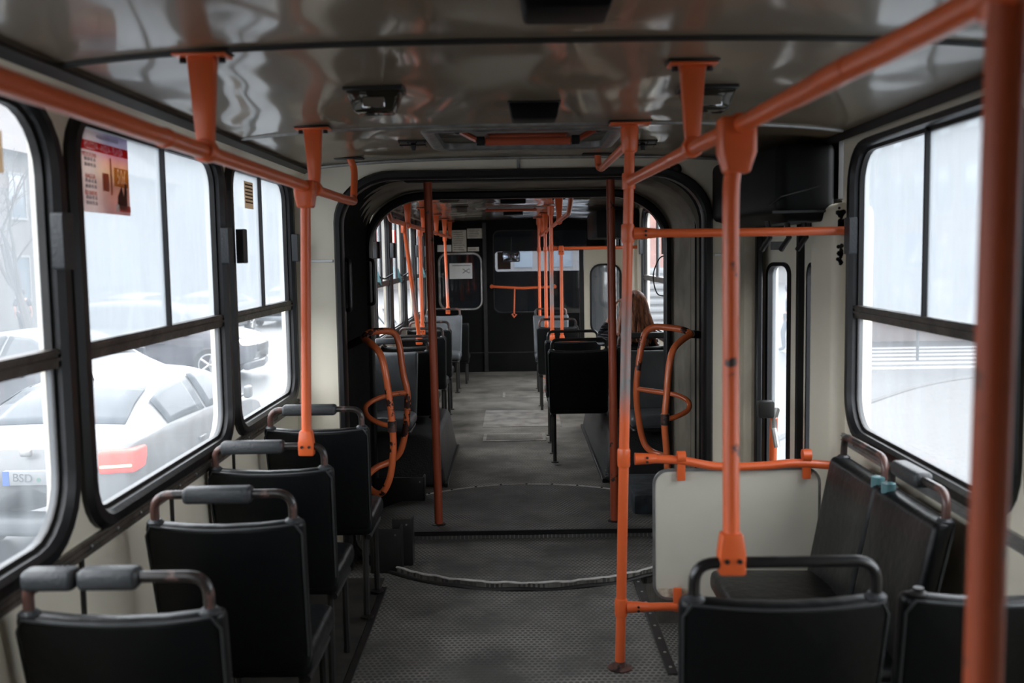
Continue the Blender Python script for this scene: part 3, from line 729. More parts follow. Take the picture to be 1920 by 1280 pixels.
# front section, left side
put(make_seat('grey rear-facing seat on the left just beyond the opening', 'none', M_vinylg, w=.42, base='none'), -.915, 7.16, .05, PI)
put(make_seat('black seat back to back with the left grey rear-facing seat', 'pad', pads=((-.19, .0),), base='none'), -.845, 7.34, .04)
put(make_seat('left front seat with the slanting orange pole clamped to its grip', 'bar', base='none'), -.86, 7.98, .02)
put(make_seat('left front seat with the upright orange pole clamped to it', 'bar'), -.86, 9.10, .0)
put(make_seat('left front seat just behind the tall grey one', 'bar'), -.86, 9.95, .0)
put(make_seat('tall grey rear-facing seat on the left near the cab', 'bar', M_vinylg), -.86, 11.95, .02, PI)
put(make_seat('dark seat at the foot of the cab window', 'none'), -.80, 12.35, -.1)
# front section, right side
put(make_seat('black seat back standing out in the aisle on the right', 'bar', grip_mat=M_gripb, w=.47, base='aisle'), .475, 7.45, .02)
put(make_seat('black seat directly in front of the aisle seat, orange bar behind it', 'bar', grip_mat=M_gripb, w=.47, base='aisle'), .475, 8.25, .02)
put(make_seat('farther right aisle seat beside the thick orange pole', 'bar', w=.43), .43, 10.1, .0)
put(make_seat('grey rear-facing seat on the right by the cab', 'bar', M_vinylg, w=.43), .43, 12.0, .0, PI)
put(make_seat('grey rear-facing seat on the right just beyond the opening', 'none', M_vinylg, w=.42, base='none'), .98, 7.16, .04, PI)
put(make_seat('black seat the woman is sitting on', 'pad', pads=((-.17, .17),), w=.42, base='none'), .96, 7.50, .04)

# wheel boxes with rubber cladding
def wheelbox(x0, x1, y0, y1, h, lab, sgn):
    b = MB()
    def fn(v):
        k = v.z/h
        inn = .06*k if (v.x*sgn < (x0+x1)/2*sgn) else 0
        return (v.x+sgn*inn, v.y + (.10*k if v.y < (y0+y1)/2 else -.1*k), v.z)
    b.box((x0, y0, 0), (x1, y1, h), .04, 3, cuts=2, fn=fn)
    q = thing('wheel_box', lab, 'wheel box'); b.build('cover', plain('ribbed_box_rubber', (.030, .031, .032), .5, bump=.6, bscale=90, var=.4, vscale=6), q)
    xe = x0 if sgn > 0 else x1
    b = MB(); b.box((xe-.012, y0, 0), (xe+.012, y1, .03), .003, 1); b.build('edge_strip', M_dmetal, q)
wheelbox(-1.10, -.50, 6.85, 8.3, .355, 'rubber-clad wheel box at the left beyond the turntable', -1)
wheelbox(.61, 1.20, 6.92, 9.2, .355, 'rubber-clad wheel box under the woman on the right', 1)

# floor hatches
for (px, lab) in (((905, 828, 1022, 812), 'nearest of the three floor hatches'), ((905, 801, 1045, 768), 'wide middle floor hatch with a seam across'), ((942, 746, 1025, 734), 'farthest floor hatch before the cab')):
    p0 = atZ(px[0], px[1], 0); p1 = atZ(px[2], px[3], 0)
    q = thing('floor_hatch', lab, 'hatch')
    b = MB(); b.box((p0.x, p0.y, 0), (p1.x, p1.y, .006), .002, 1); b.build('rim', M_alu if False else M_hatch, q)
    b = MB(); b.box((p0.x+.03, p0.y+.05, .004), (p1.x-.03, p1.y-.05, .008), .001, 1)
    b.build('lid', M_floorf if 'wide' not in lab else M_hatch, q)

# ------------------------------------------------------------------ handrails
RT_ = .0175
def flange(b, p, w=.05, l=.075):
    p = Vector(p); b.box((p.x-l, p.y-.03, p.z-.012), (p.x+l, p.y+.03, p.z-.002), .004, 2)
    return b
def hanger(parent, x, y, zt, zb, mat=M_or, flat=True, lean=0):
    """tapered strap from the ceiling to the rail"""
    b = MB()
    b.box((x-.033, y-.02, zb), (x+.033, y+.02, zt-.012), .006, 2, cuts=1, fn=lambda v: (x+(v.x-x)*(.55+.45*(v.z-zb)/(zt-zb))+lean*(zt-v.z), y+(v.y-y)*(.6+.4*(v.z-zb)/(zt-zb)), v.z))
    b.lathe((x+lean*(zt-zb), y-.022, zb), [(.024, 0), (.027, .006), (.027, .038), (.024, .044)], 16, 'y')
    h = b.build('hanger', mat, parent)
    b = MB(); b.box((x-.062, y-.034, zt-.014), (x+.062, y+.034, zt-.006), .003, 1); b.build('ceiling_plate', mat, h)
    b = MB(); b.box((x-.066, y-.038, zt-.006), (x+.066, y+.038, zt), .003, 1)
    for s in (-1, 1): b.cyl((x+s*.045, y, zt-.014), (x+s*.045, y, zt-.026), .008, 8)
    b.build('bolts', M_dmetal, h)
    return h
def collar(parent, p, d, r=.024, l=.05, mat=M_or, name='joint'):
    p = Vector(p); d = Vector(d).normalized()
    b = MB(); b.tube([p-d*l/2, p-d*l/2*.8, p+d*l/2*.8, p+d*l/2], r, 16, rfn=lambda t: r*(.92 if t in (0, 1) else 1)); return b.build(name, mat, parent)
def clamp(parent, p, mat=M_or, s=1.0, name='clamp'):
    """flattened socket that bolts a stanchion onto a seat's grip bar"""
    p = Vector(p)
    b = MB(); b.box((p.x-.026*s, p.y-.022, p.z-.035), (p.x+.026*s, p.y+.02, p.z+.055), .006, 2, cuts=1, fn=lambda v: (p.x+(v.x-p.x)*(1.05 if v.z < p.z+.02 else .86), v.y, v.z))
    o = b.build(name, mat, parent)
    b = MB()
    for s_ in (-1, 1): b.cyl((p.x+s_*.013*s, p.y-.021, p.z-.002), (p.x+s_*.013*s, p.y-.026, p.z-.002), .0055, 8)
    b.build('rivets', M_dmetal, o); return o

# left ceiling rail
q = thing('ceiling_handrail', 'long orange handrail along the top of the left windows', 'handrail')
rp_ = [(-.66, -1.2, 1.862), (-.694, 1.376, 1.866), (-.71, 2.33, 1.866), (-.724, 3.667, 1.866), (-.728, 4.5, 1.868)]
end = atY(662, 372, 4.72)
b = MB(); b.tube(smooth_path(rp_ + [tuple(end)], 6), .0185, 16); b.build('tube', M_or, q)
for x, y in ((-.708, 2.33), (-.722, 3.66)): hanger(q, x, y, ceilz(x), 1.868)
t0 = atY(655, 290, 4.80); t1 = atY(663, 370, 4.74)
b = MB(); b.tube(smooth_path([(t0.x, 4.80, ceilz(t0.x)), tuple(atY(664, 320, 4.80)), tuple(t1)], 8), .0165, 12); h = b.build('curved_hanger', M_or, q)
b = MB(); b.box((t0.x-.07, 4.765, ceilz(t0.x)-.008), (t0.x+.07, 4.835, ceilz(t0.x)), .003, 1); b.build('ceiling_plate', M_dmetal, h)
collar(q, (-.71, 2.33, 1.866), (0, 1, 0), .025); collar(q, (-.706, 2.05, 1.866), (0, 1, 0), .021, .03)
# stanchion down to the third left seat
q = thing('stanchion', 'orange stanchion from the left rail to the third left seat', 'pole')
pt = Vector((-.724, 3.50, 1.866)); pb = atY(575, 835, 3.50)
b = MB(); b.tube([pt+Vector((0, 0, -.04)), pb+Vector((0, 0, .03))], .0175, 14); b.build('tube', M_or, q)
b = MB(); b.box((pt.x-.036, pt.y-.03, pt.z-.075), (pt.x+.036, pt.y+.03, pt.z+.02), .01, 3, cuts=1, fn=lambda v: (pt.x+(v.x-pt.x)*(1 if v.z > pt.z-.05 else .8), v.y, v.z)); b.build('tee_joint', M_or, q)
clamp(q, pb, M_orq, 1.0)

# right ceiling rail: tube from the pole past the camera
q = thing('ceiling_handrail', 'thick orange handrail running up to the top right corner', 'handrail')
rpts = [(.437, 3.76, 1.885), (.464, 2.60, 1.884), (.483, 2.157, 1.884), (.492, 1.5, 1.882), (.500, 1.06, 1.880), (.51, -.9, 1.88)]
b = MB(); b.tube(smooth_path(rpts, 6), .0185, 16); b.build('tube', M_or, q)
collar(q, (.490, 1.62, 1.882), (0, 1, 0), .0195, .30)
hanger(q, .463, 2.60, ceilz(.463), 1.886)
# bent stanchion to the near right seat
q = thing('stanchion', 'orange stanchion bent at the top, down to the near right seat', 'pole')
p0 = Vector((.483, 2.157, 1.884)); pb = atY(1371, 1045, 2.09)
b = MB(); b.tube(smooth_path([p0+Vector((0, 0, -.05)), atY(1373, 330, 2.15), atY(1370, 420, 2.14), atY(1370, 700, 2.12), pb+Vector((0, 0, .03))], 8), .0175, 14); b.build('tube', M_orw, q)
b = MB(); b.box((p0.x-.04, p0.y-.03, p0.z-.10), (p0.x+.04, p0.y+.03, p0.z+.02), .012, 3, cuts=2, fn=lambda v: (p0.x-.005+(v.x-p0.x)*(1 if v.z > p0.z-.07 else .72), v.y, v.z)); b.build('tee_joint', M_or, q)
collar(q, p0, (0, 1, 0), .027, .04)
clamp(q, pb, M_or, 1.05)
# big pole close to the lens
q = thing('floor_pole', 'thickest orange pole, close to the camera at the right edge', 'pole')
b = MB(); b.tube([(.489, 1.04, 0), (.507, 1.04, ceilz(.5))], .0195, 24); b.build('tube', chipped('orange_pole_rusty', (.50, .095, .03), (.22, .05, .02), thr=.56, scale=5, rough=.5, coat=.05), q)
b = MB(); b.lathe((.489, 1.04, 0), [(.05, 0), (.05, .006), (.022, .012)], 20); b.build('foot', M_or, q)
collar(q, (.506, 1.05, 1.88), (0, 0, 1), .024, .06)
# main right pole
PX = lambda z: .389+.0235*z
q = thing('floor_pole', 'orange pole with a floor flange beside the beige board', 'pole')
b = MB(); b.tube([(PX(0), 3.77, 0), (PX(2.1), 3.77, 2.06)], .0195, 20); b.build('tube', M_orp, q)
b = MB(); b.lathe((PX(0), 3.77, 0), [(.048, 0), (.048, .005), (.024, .010), (.021, .03)], 24); b.build('foot_flange', M_grip, q)
b = MB(); b.lathe((PX(2.05), 3.77, 1.99), [(.022, 0), (.030, .01), (.034, .09), (.03, .10)], 18); b.build('socket', M_or, q)
b = MB(); b.box((PX(2.1)-.075, 3.73, ceilz(.43)-.014), (PX(2.1)+.075, 3.81, ceilz(.43)-.005), .004, 2); b.build('ceiling_plate', M_or, q)
b = MB(); b.box((PX(2.1)-.08, 3.725, ceilz(.43)-.005), (PX(2.1)+.08, 3.815, ceilz(.43)), .003, 1); b.build('gasket', M_dmetal, q)
for z, l in ((1.885, .06), (1.69, .07), (.835, .07), (.245, .07)): collar(q, (PX(z), 3.77, z), (0, 0, 1), .025, l)
def hbar(name, lab, pts, z, r=.0165, mat=M_or):
    q = thing(name, lab, 'bar'); b = MB(); b.tube(smooth_path(pts, 6), r, 14); b.build('tube', mat, q)
    b = MB(); p = Vector(pts[0]); b.tube([p, p+Vector((.05, 0, 0)), p+Vector((.085, 0, 0))], .024, 12, rfn=lambda t: .024-.006*t); o = b.build('end_socket', mat, q)
    b = MB()
    for s in (-1, 1): b.cyl((p.x+.045, p.y-.022, p.z+s*.008), (p.x+.045, p.y-.027, p.z+s*.008), .005, 8)
    b.build('rivets', M_dmetal, o); return q
q = hbar('cross_bar', 'upper orange cross bar from the pole to the window frame', [(PX(1.69)+.02, 3.77, 1.69), (.85, 3.77, 1.688), (1.262, 3.77, 1.688)], 0)
b = MB(); b.lathe((1.262, 3.77, 1.688), [(.03, 0), (.03, .012), (.02, .018)], 14, 'x'); b.build('wall_flange', M_dmetal, q)
zb = [atY(x, y, 3.77) for x, y in ((1190, 860), (1270, 862), (1345, 874), (1430, 873), (1490, 868), (1560, 872))]
q = hbar('cross_bar', 'lower wavy orange cross bar above the beige board', [tuple(v) for v in zb], 0, .0165, M_or)
q2 = q
q3 = hbar('cross_bar', 'short scuffed bar at the foot of the beige board', [(PX(.245)+.02, 3.77, .245), (.62, 3.77, .245), (.80, 3.77, .245)], 0, .0165, M_orw)
# beige board
bp = [atY(x, y, 3.78) for x, y in ((1240, 880), (1535, 890), (1225, 1125))]
bx0, bx1, bz0, bz1 = bp[2].x-.0, 1.17, bp[2].z, bp[0].z
q = thing('partition_board', 'cream board with rounded corners hung from the lower cross bar', 'board')
lo = rr(bx0, bz0, bx1, bz1, .06, 6); li = rr(bx0+.009, bz0+.009, bx1-.009, bz1-.009, .052, 6)
b = MB(); b.plate(li, [], mpY(3.785), -.008, .0); b.build('panel', plain('cream_board', (.62, .59, .50), .55, bump=.15, bscale=700, var=.06, vscale=3), q)
b = MB(); b.ring(lo, li, mpY(3.785), -.011, .004); b.build('edging', M_alu, q)
for x, z, mt in ((1277, .802, M_or), (1372, .802, M_steel), (1512, .802, M_or)):
    X = atY(x, 880, 3.77).x
    if x == 1372: continue
    b = MB(); b.box((X-.016, 3.762, z-.06), (X+.016, 3.776, z+.04), .004, 2); b.tube([(X-.016, 3.77, .835), (X+.016, 3.77, .835)], .023, 14); b.build('hook', mt, q)
X = atY(1270, 1140, 3.77).x
b = MB(); b.box((X-.016, 3.762, .225), (X+.016, 3.776, .32), .004, 2); b.build('hook', M_or, q)
b = MB(); b.box((bx0+.02, 3.7835, bz0+.012), (bx0+.16, 3.7845, bz0+.045), 0); b.build('worn_corner', M_wood if False else plain('bare_board', (.30, .20, .12), .8, col2=(.6, .56, .46), vscale=25), q, smooth=False)
# short rail above the opening
q = thing('ceiling_handrail', 'short orange rail slanting up between the pole and the opening', 'handrail')
a = atY(1122, 318, 4.96); c = (PX(2.0)-.01, 3.80, 2.02)
b = MB(); b.tube(fillet([(a.x-.004, 4.96, ceilz(a.x)), (a.x, 4.96, a.z+.01), (a.x+.01, 4.90, a.z), c], .03), .0165, 12); b.build('tube', M_or, q)
b = MB(); b.box((a.x-.08, 4.925, ceilz(a.x)-.008), (a.x+.07, 4.995, ceilz(a.x)), .003, 1); b.build('ceiling_plate', M_dmetal, q)
# portal poles on the turntable
for (xb, yb, xt, lab) in ((-.466, 5.73, -.487, 'left dull-orange pole standing on the turntable'), (.567, 5.75, .556, 'right dull-orange pole standing on the turntable')):
    q = thing('floor_pole', lab, 'pole')
    b = MB(); b.tube([(xb, yb, .045), (xt, yb, 2.06)], .024, 18); b.build('tube', M_red, q)
    b = MB(); b.lathe((xb, yb, .045), [(.04, 0), (.04, .005), (.027, .008)], 18); b.build('foot', M_dmetal, q)
b = MB(); b.box((-.62, 5.66, 2.035), (.70, 5.80, 2.09), .01, 2); struct(b.build('trim_roof_bow', M_bell), 'dark roof bow across the bellows')

# gangway hoops
def PY(pts): return [tuple(atY(x, y, Y)) for x, y, Y in pts]
def hoop(lab, near, far, mid, arm):
    q = thing('gangway_guard', lab, 'guard rail')
    b = MB(); b.tube(smooth_path(PY(near), 8), .0185, 14); b.build('near_hoop', M_hoop, q)
    b = MB(); b.tube(smooth_path(PY(far), 8), .0185, 14); b.build('far_hoop', M_hoop, q)
    b = MB(); b.tube(smooth_path(PY(mid), 8), .014, 12); b.build('middle_loop', M_hoop, q)
    b = MB(); b.tube(PY(arm), .022, 12); b.build('wall_arm', M_dmetal, q)
    e = Vector(PY(mid)[-1]); b = MB(); b.tube([e+Vector((0, 0, -.03)), e+Vector((0, 0, .03))], .024, 12); b.build('sleeve', M_grip, q)
hoop('orange hooped guard on the left side of the opening',
     [(682, 634, 5.45), (697, 645, 5.38), (712, 662, 5.32), (721, 690, 5.3), (729, 740, 5.3), (736, 800, 5.3), (737, 850, 5.3), (731, 895, 5.3), (716, 924, 5.32), (698, 920, 5.36), (680, 900, 5.42)],
     [(682, 634, 5.45), (690, 624, 5.5), (715, 620, 5.56), (738, 624, 5.6), (748, 645, 5.6), (756, 700, 5.6), (764, 740, 5.6), (761, 800, 5.6), (751, 845, 5.6), (733, 864, 5.6), (708, 875, 5.55), (692, 888, 5.5), (684, 902, 5.44)],
     [(764, 735, 5.6), (735, 739, 5.57), (705, 748, 5.52), (686, 762, 5.46), (690, 780, 5.38), (712, 793, 5.33), (735, 799, 5.3)],
     [(682, 634, 5.45), (640, 655, 5.6)])
hoop('orange hooped guard on the right side of the opening',
     [(1296, 626, 5.5), (1278, 638, 5.45), (1262, 656, 5.4), (1254, 690, 5.38), (1250, 740, 5.37), (1246, 790, 5.36), (1250, 850, 5.36), (1253, 905, 5.36), (1256, 960, 5.36)],
     [(1296, 626, 5.5), (1280, 618, 5.55), (1245, 613, 5.62), (1222, 614, 5.65), (1208, 628, 5.65), (1199, 670, 5.65), (1193, 730, 5.65), (1198, 790, 5.65), (1208, 830, 5.65), (1222, 846, 5.6), (1240, 853, 5.5), (1250, 856, 5.38)],
     [(1191, 728, 5.65), (1230, 734, 5.6), (1268, 740, 5.52), (1290, 752, 5.47), (1290, 768, 5.42), (1270, 780, 5.38), (1247, 786, 5.36)],
     [(1296, 626, 5.5), (1326, 628, 5.65)])
# black door handles on the edges of the opening
for lab, px, Y in (('black D-shaped handle on the left edge of the near opening', (641, 487, 582, 659), 5.15), ('black D-shaped handle on the left edge of the far opening', (687, 487, 570, 703), 6.5)):
    a = atY(px[0], px[1], Y); c = atY(px[3], px[2], Y)
    b = MB(); b.tube(fillet([(a.x, Y, a.z), (c.x, Y-.02, a.z), (c.x, Y-.02, c.z), (a.x, Y, c.z)], .05), .012, 10)
    tag(b.build('grab_handle', M_gripb), lab, 'handle')
a = atY(1243, 478, 7.7); c = atY(1225, 555, 7.7)
b = MB(); b.tube(smooth_path([(a.x+.03, 7.7, a.z), (a.x-.03, 7.7, a.z-.03), (c.x-.0, 7.7, (a.z+c.z)/2), (c.x+.03, 7.7, c.z+.02), (a.x+.03, 7.7, c.z)], 6), .005, 8)
tag(b.build('hanging_cable', M_rub), 'thin black cable looping beside the front right window', 'cable')

# plates at the side of the turntable
for lab, x0, y0, x1, h in (('nearer dark kick plate at the left of the turntable', -.76, 4.98, -.60, .23), ('farther dark kick plate at the left of the turntable', -.66, 5.10, -.555, .25), ('dark kick plate below the left hooped guard', -.92, 6.3, -.60, .20)):
    q = thing('kick_plate', lab, 'plate')
    b = MB(); b.box((x0, y0, .0), (x1, y0+.012, h), .004, 2); b.box((x1-.012, y0, .0), (x1, y0+.10, h), .004, 2); b.build('plate', M_dmetal, q)
    b = MB(); b.cyl((x1-.03, y0, h-.03), (x1-.03, y0-.004, h-.03), .005, 8); b.build('screw', M_steel, q)
b = MB(); b.box((.70, 5.9, .0), (1.05, 6.5, .16), .02, 2); tag(b.build('fabric_bundle', plain('dusty_blue_black', (.02, .026, .032), .9, bump=.5, bscale=30, col2=(.045, .055, .065), vscale=12)), 'dusty dark cover on the floor behind the beige board', 'cover')

# ------------------------------------------------------------------ front section rails
q = thing('ceiling_handrail', 'orange rail along the left windows of the front section', 'handrail')
pts = fillet([(-.87, 6.75, 2.09), (-.86, 6.95, 1.87), (-.85, 8, 1.866), (-.85, 11, 1.86), (-.85, 13.4, 1.85)], .12)
b = MB(); b.tube(pts, .0175, 10); b.build('tube', M_or, q)
for y in (8.05, 9.45, 11.0, 12.3, 13.3): hanger(q, -.85, y, ceilzf(-.85), 1.864)
def front_pole(lab, top, bot, mat=M_or, mid=None):
    q = thing('stanchion', lab, 'pole'); top = Vector(top); bot = Vector(bot)
    b = MB(); b.tube([top] + ([mid] if mid else []) + [bot+Vector((0, 0, .03))], .017, 12); b.build('tube', mat, q)
    collar(q, top-Vector((0, 0, .03)), (0, 0, 1), .026, .08, name='tee_joint'); clamp(q, bot, mat, .95); return q
front_pole('slanting orange stanchion over the front left seats', (-.85, 7.75, 1.866), tuple(atY(786, 638, 7.98)), M_orq)
front_pole('upright orange stanchion second in the front left row', (-.85, 9.08, 1.865), tuple(atY(792, 621, 9.10)))
front_pole('orange stanchion in front of the silver-framed cab window', (-.85, 12.3, 1.86), tuple(atY(840, 583, 12.0)), M_orq)
q = thing('ceiling_handrail', 'orange rail over the right side of the front aisle', 'handrail')
b = MB(); b.tube(fillet([(.40, 6.75, 2.08), (.39, 7.05, 1.90), (.375, 8.4, 1.885), (.375, 10, 1.88), (.36, 13.2, 1.86)], .10), .0175, 10); b.build('tube', M_orw, q)
hanger(q, .378, 8.35, ceilzf(.38), 1.885); hanger(q, .37, 11.6, ceilzf(.37), 1.87); hanger(q, .365, 12.9, ceilzf(.36), 1.865)
def fpole(lab, x, y, zt, zb=.0, mat=M_or, xt=None):
    q = thing('floor_pole', lab, 'pole'); b = MB(); b.tube([(x, y, zb), ((xt if xt is not None else x), y, zt)], .0195, 14); b.build('tube', mat, q)
    b = MB(); b.lathe((x, y, zb), [(.045, 0), (.045, .006), (.022, .012)], 16); b.build('foot', mat, q)
    b = MB(); b.lathe(((xt or x), y, zt-.10), [(.022, 0), (.03, .01), (.032, .09)], 16); b.box(((xt or x)-.07, y-.035, zt-.012), ((xt or x)+.07, y+.035, zt-.002), .003, 1); b.build('ceiling_socket', mat, q)
    collar(q, (x, y, 1.67), (0, 0, 1), .026, .06); collar(q, (x, y, .79), (0, 0, 1), .026, .06); return q
x9 = atY(1034, 500, 9.75).x
fpole('thick orange pole with a bare metal patch, far right of the aisle', x9, 9.75, 2.085, mat=chipped('orange_paint_patch', ORANGE, (.06, .035, .03), thr=.72, zworn=(1.10, 1.42)))
fpole('orange pole just before the cab, left of the pair', atY(1011, 500, 12.9).x, 12.9, 2.085)
fpole('orange pole just before the cab, right of the pair', atY(1023, 500, 11.7).x, 11.7, 2.085)
bu = atY(1100, 464.5, 9.75).z; bl = atY(1080, 638, 9.75).z
hbar('cross_bar', 'upper orange cross bar in the front section', [(x9+.02, 9.75, bu), (.8, 9.75, bu), (1.20, 9.75, bu)], 0)
hbar('cross_bar', 'lower orange cross bar in the front section', [(x9+.02, 9.75, bl), (.6, 9.75, bl), (.80, 9.75, bl)], 0)
q = thing('stanchion', 'slim orange stanchion between the two front cross bars', 'pole')
xs = atY(1053, 550, 9.72).x; b = MB(); b.tube([(xs, 9.72, bl), (xs, 9.72, bu)], .016, 12); b.build('tube', M_or, q); clamp(q, (xs, 9.72, bl+.0), M_or); clamp(q, (xs, 9.72, bu-.03), M_or)
q = thing('cross_bar', 'orange bar with a dangling handle across the cab pane', 'bar')
a, c = atY(922, 537, YC-.07), atY(1040, 537, YC-.07); md = atY(980, 540, YC-.07)
b = MB(); b.tube([a, md, c], .018, 12); b.build('tube', M_or, q)
for e in (a, c): b = MB(); b.cyl(e, e+Vector((0, .07, 0)), .026); b.build('bracket', M_orw, q)
h0, h1 = atY(965, 540, YC-.09), atY(964, 588, YC-.09)
b = MB(); b.tube([h0, h1, h1+Vector((.03, 0, -.01)), h1+Vector((.0, 0, -.05)), h1+Vector((-.03, 0, .0))], .012, 10); b.build('handle', M_orw, q)

# papers on the cab wall
def sheet(lab, x0, y0, x1, y1, mat=M_paperg, cat='paper', lines=5):
    a = atY(x0, y1, YC-.005); c = atY(x1, y0, YC-.005)
    q = thing('notice_sheet', lab, cat)
    b = MB(); b.box((a.x, YC-.008, a.z), (c.x, YC-.004, c.z), .001, 1); b.build('sheet', mat, q)
    b = MB(); h = c.z-a.z
    for i in range(lines):
        z = c.z - h*(i+1)/(lines+1); b.box((a.x+.02, YC-.0095, z-.004), (c.x-.02-random.random()*.05, YC-.0085, z+.004))
    if lines: b.build('printed_lines', plain('faint_ink', (.22, .21, .20), .9), q, smooth=False)
sheet('large crumpled sheet on the dark cab wall, longest one', 848, 431, 874, 472, lines=9)
sheet('sheet at the upper right of the cab wall papers', 876, 428, 904, 447)
sheet('narrow sheet partly behind the tallest crumpled one', 824, 432, 847, 444, lines=3)
sheet('white card below the papers at the left', 820, 459, 846, 472, M_paper, lines=0)
sheet('small folded slip below the upper right sheet', 877, 463, 898, 471, lines=1)
a = atY(843, 523, YC-.02); c = atY(885, 493, YC-.02)
q = thing('notice_sheet', 'white sheet with a small drawing on the cab window', 'paper')
b = MB(); b.box((a.x, YC-.005, a.z), (c.x, YC-.002, c.z), .001, 1); b.build('sheet', M_paper, q)
b = MB(); cx, cz = c.x-.09, (a.z+c.z)/2
for s in (-1, 1): b.tube([(cx-.04, YC-.007, cz-.03*s), (cx, YC-.007, cz), (cx+.05, YC-.007, cz+.03*s), (cx+.06, YC-.007, cz+.01*s)], .004, 6)
b.box((a.x+.04, YC-.0065, c.z-.035), (c.x-.02, YC-.0055, c.z-.028)); b.build('drawing', M_ink, q)

# ------------------------------------------------------------------ ceiling fittings
def lamp(lab, x, y, dark=False):
    q = thing('ceiling_lamp', lab, 'lamp'); z = ceilz(x)
    b = MB(); b.box((x-.085, y-.06, z-.012), (x+.085, y+.06, z+.004), .003, 1); b.build('base_plate', M_dmetal, q)
    b = MB(); b.box((x-.078, y-.055, z-.072), (x+.078, y+.055, z-.010), .008, 2, cuts=1, fn=lambda v: (x+(v.x-x)*(1-.30*max(0, (z-.012-v.z))/.06), y+(v.y-y)*(1-.25*max(0, (z-.012-v.z))/.06), v.z))
    m_, nt_, b_ = newmat('smoked_lamp_cover_'+lab[:4]); b_.inputs['Base Color'].default_value = (.06, .055, .045, 1); b_.inputs['Roughness'].default_value = .05; b_.inputs['Metallic'].default_value = .6
    b.build('cover', m_, q)
    b = MB(); b.box((x-.03, y-.058, z-.062), (x+.035, y-.046, z-.03), .003, 1); b.build('reflector', M_mirror, q)
for lab, px in (('dark glass ceiling lamp left of the aisle', (703, 175)), ('dark ceiling lamp right of the aisle behind the rail', (1325, 172))):
    p = atZ(px[0], px[1], 2.09); lamp(lab, p.x, p.y)
def blackbox(lab, x0, x1, y0, y1, h):
    z = ceilz((x0+x1)/2); b = MB()
    xm = (x0+x1)/2
    b.box((x0, y0, z-h), (x1, y1, z), .008, 2, cuts=1, fn=lambda v: (xm+(v.x-xm)*(1-.12*(z-v.z)/h), v.y, v.z))
    q = thing('ceiling_speaker', lab, 'speaker'); b.build('housing', M_box, q)
    b = MB(); b.box((x0-.004, y0-.004, z-.006), (x1+.004, y1+.004, z+.002), .002, 1); b.build('mounting_plate', M_dmetal, q)
p = atZ(985, 33, 2.04); blackbox('nearest black ceiling box, cut by the top edge', p.x-.012, atZ(1140, 33, 2.04).x+.012, p.y-.05, p.y+.09, .06)
p = atZ(960, 225, 2.05); blackbox('black box on the ceiling just before the roof hatch', p.x-.01, atZ(1043, 225, 2.05).x+.01, p.y-.03, p.y+.10, .055)
for lab, px in (('left empty light socket near the opening', (775, 268)), ('right empty light socket near the opening', (1205, 268))):
    p = atZ(px[0], px[1], 2.095); z = ceilz(p.x)
    q = thing('light_socket', lab, 'light socket')
    b = MB(); b.box((p.x-.06, p.y-.05, z-.008), (p.x+.06, p.y+.05, z), .002, 1); b.build('plate', M_dmetal, q)
    b = MB()
    for i in range(4): b.tube([(p.x-.055+.036*i, p.y-.045, z-.01), (p.x-.05+.034*i, p.y+.03, z-.022)], .003, 6)
    b.tube([(p.x-.055, p.y-.03, z-.02), (p.x+.055, p.y-.03, z-.02)], .003, 6); b.build('wire_cage', M_rub, q)
    b = MB(); b.lathe((p.x, p.y, z-.04), [(.008, 0), (.012, .02), (.012, .035)], 10); b.build('bulb_holder', M_rub, q)
# roof hatch
q = sthing('trim_roof_hatch', 'roof hatch with a silver frame in the ceiling before the opening')
zt = ceilz(0)
b = MB(); b.ring(rr(HX0-.03, HY0-.03, HX1+.03, HY1+.03, .07, 5), rr(HX0+.02, HY0+.02, HX1-.02, HY1-.02, .05, 5), lambda a, c, t: (a, c, zt-t), -.02, .012, .005); b.build('frame', M_alu, q)
b = MB(); b.box((HX0-.02, HY0-.02, zt+.05), (HX1+.02, HY1+.02, zt+.07)); b.build('lid', plain('hatch_lid', (.25, .24, .23), .6, col2=(.16, .14, .13), vscale=15), q)
b = MB(); b.ring(rr(HX0-.02, HY0-.02, HX1+.02, HY1+.02, .03, 2), rr(HX0, HY0, HX1, HY1, .03, 2), lambda a, c, t: (a, c, zt+t), -.004, .06); b.build('well', M_dirty, q)
q = thing('hatch_handle', 'orange push bar frame hanging in the roof hatch', 'handle')
xh0, xh1 = atZ(910, 262, 2.06).x, atZ(1070, 262, 2.06).x
yh = atZ(990, 264, 2.06).y
b = MB(); b.tube([(xh0, yh, 2.06), (xh1, yh, 2.06)], .016, 12); b.build('push_bar', M_red, q)
b = MB(); b.tube([(xh0, yh+.2, 2.105), (xh1, yh+.2, 2.105)], .01, 12); b.build('rear_bar', M_red, q)
for s, xx in ((-1, xh0), (1, xh1)):
    b = MB(); b.tube([(xx, yh, 2.06), (xx, yh+.2, 2.105)], .009, 8); b.build('side_bar', M_red, q)
    b = MB(); b.tube([(xx+s*.005, yh, 2.062), (xx+s*.035, yh, 2.062)], .018, 12); b.build('rubber_end', M_rub, q)
    b = MB(); b.tube([(xx+s*.03, yh, 2.065), (xx+s*.11, yh+.1, 2.115)], .012, 8); b.build('arm', M_red, q)
    b = MB(); b.lathe((xx+s*.115, yh+.08, 2.118), [(.018, -.01), (.018, .01), (.008, .012)], 12, 'y'); b.build('pivot', M_dmetal, q)
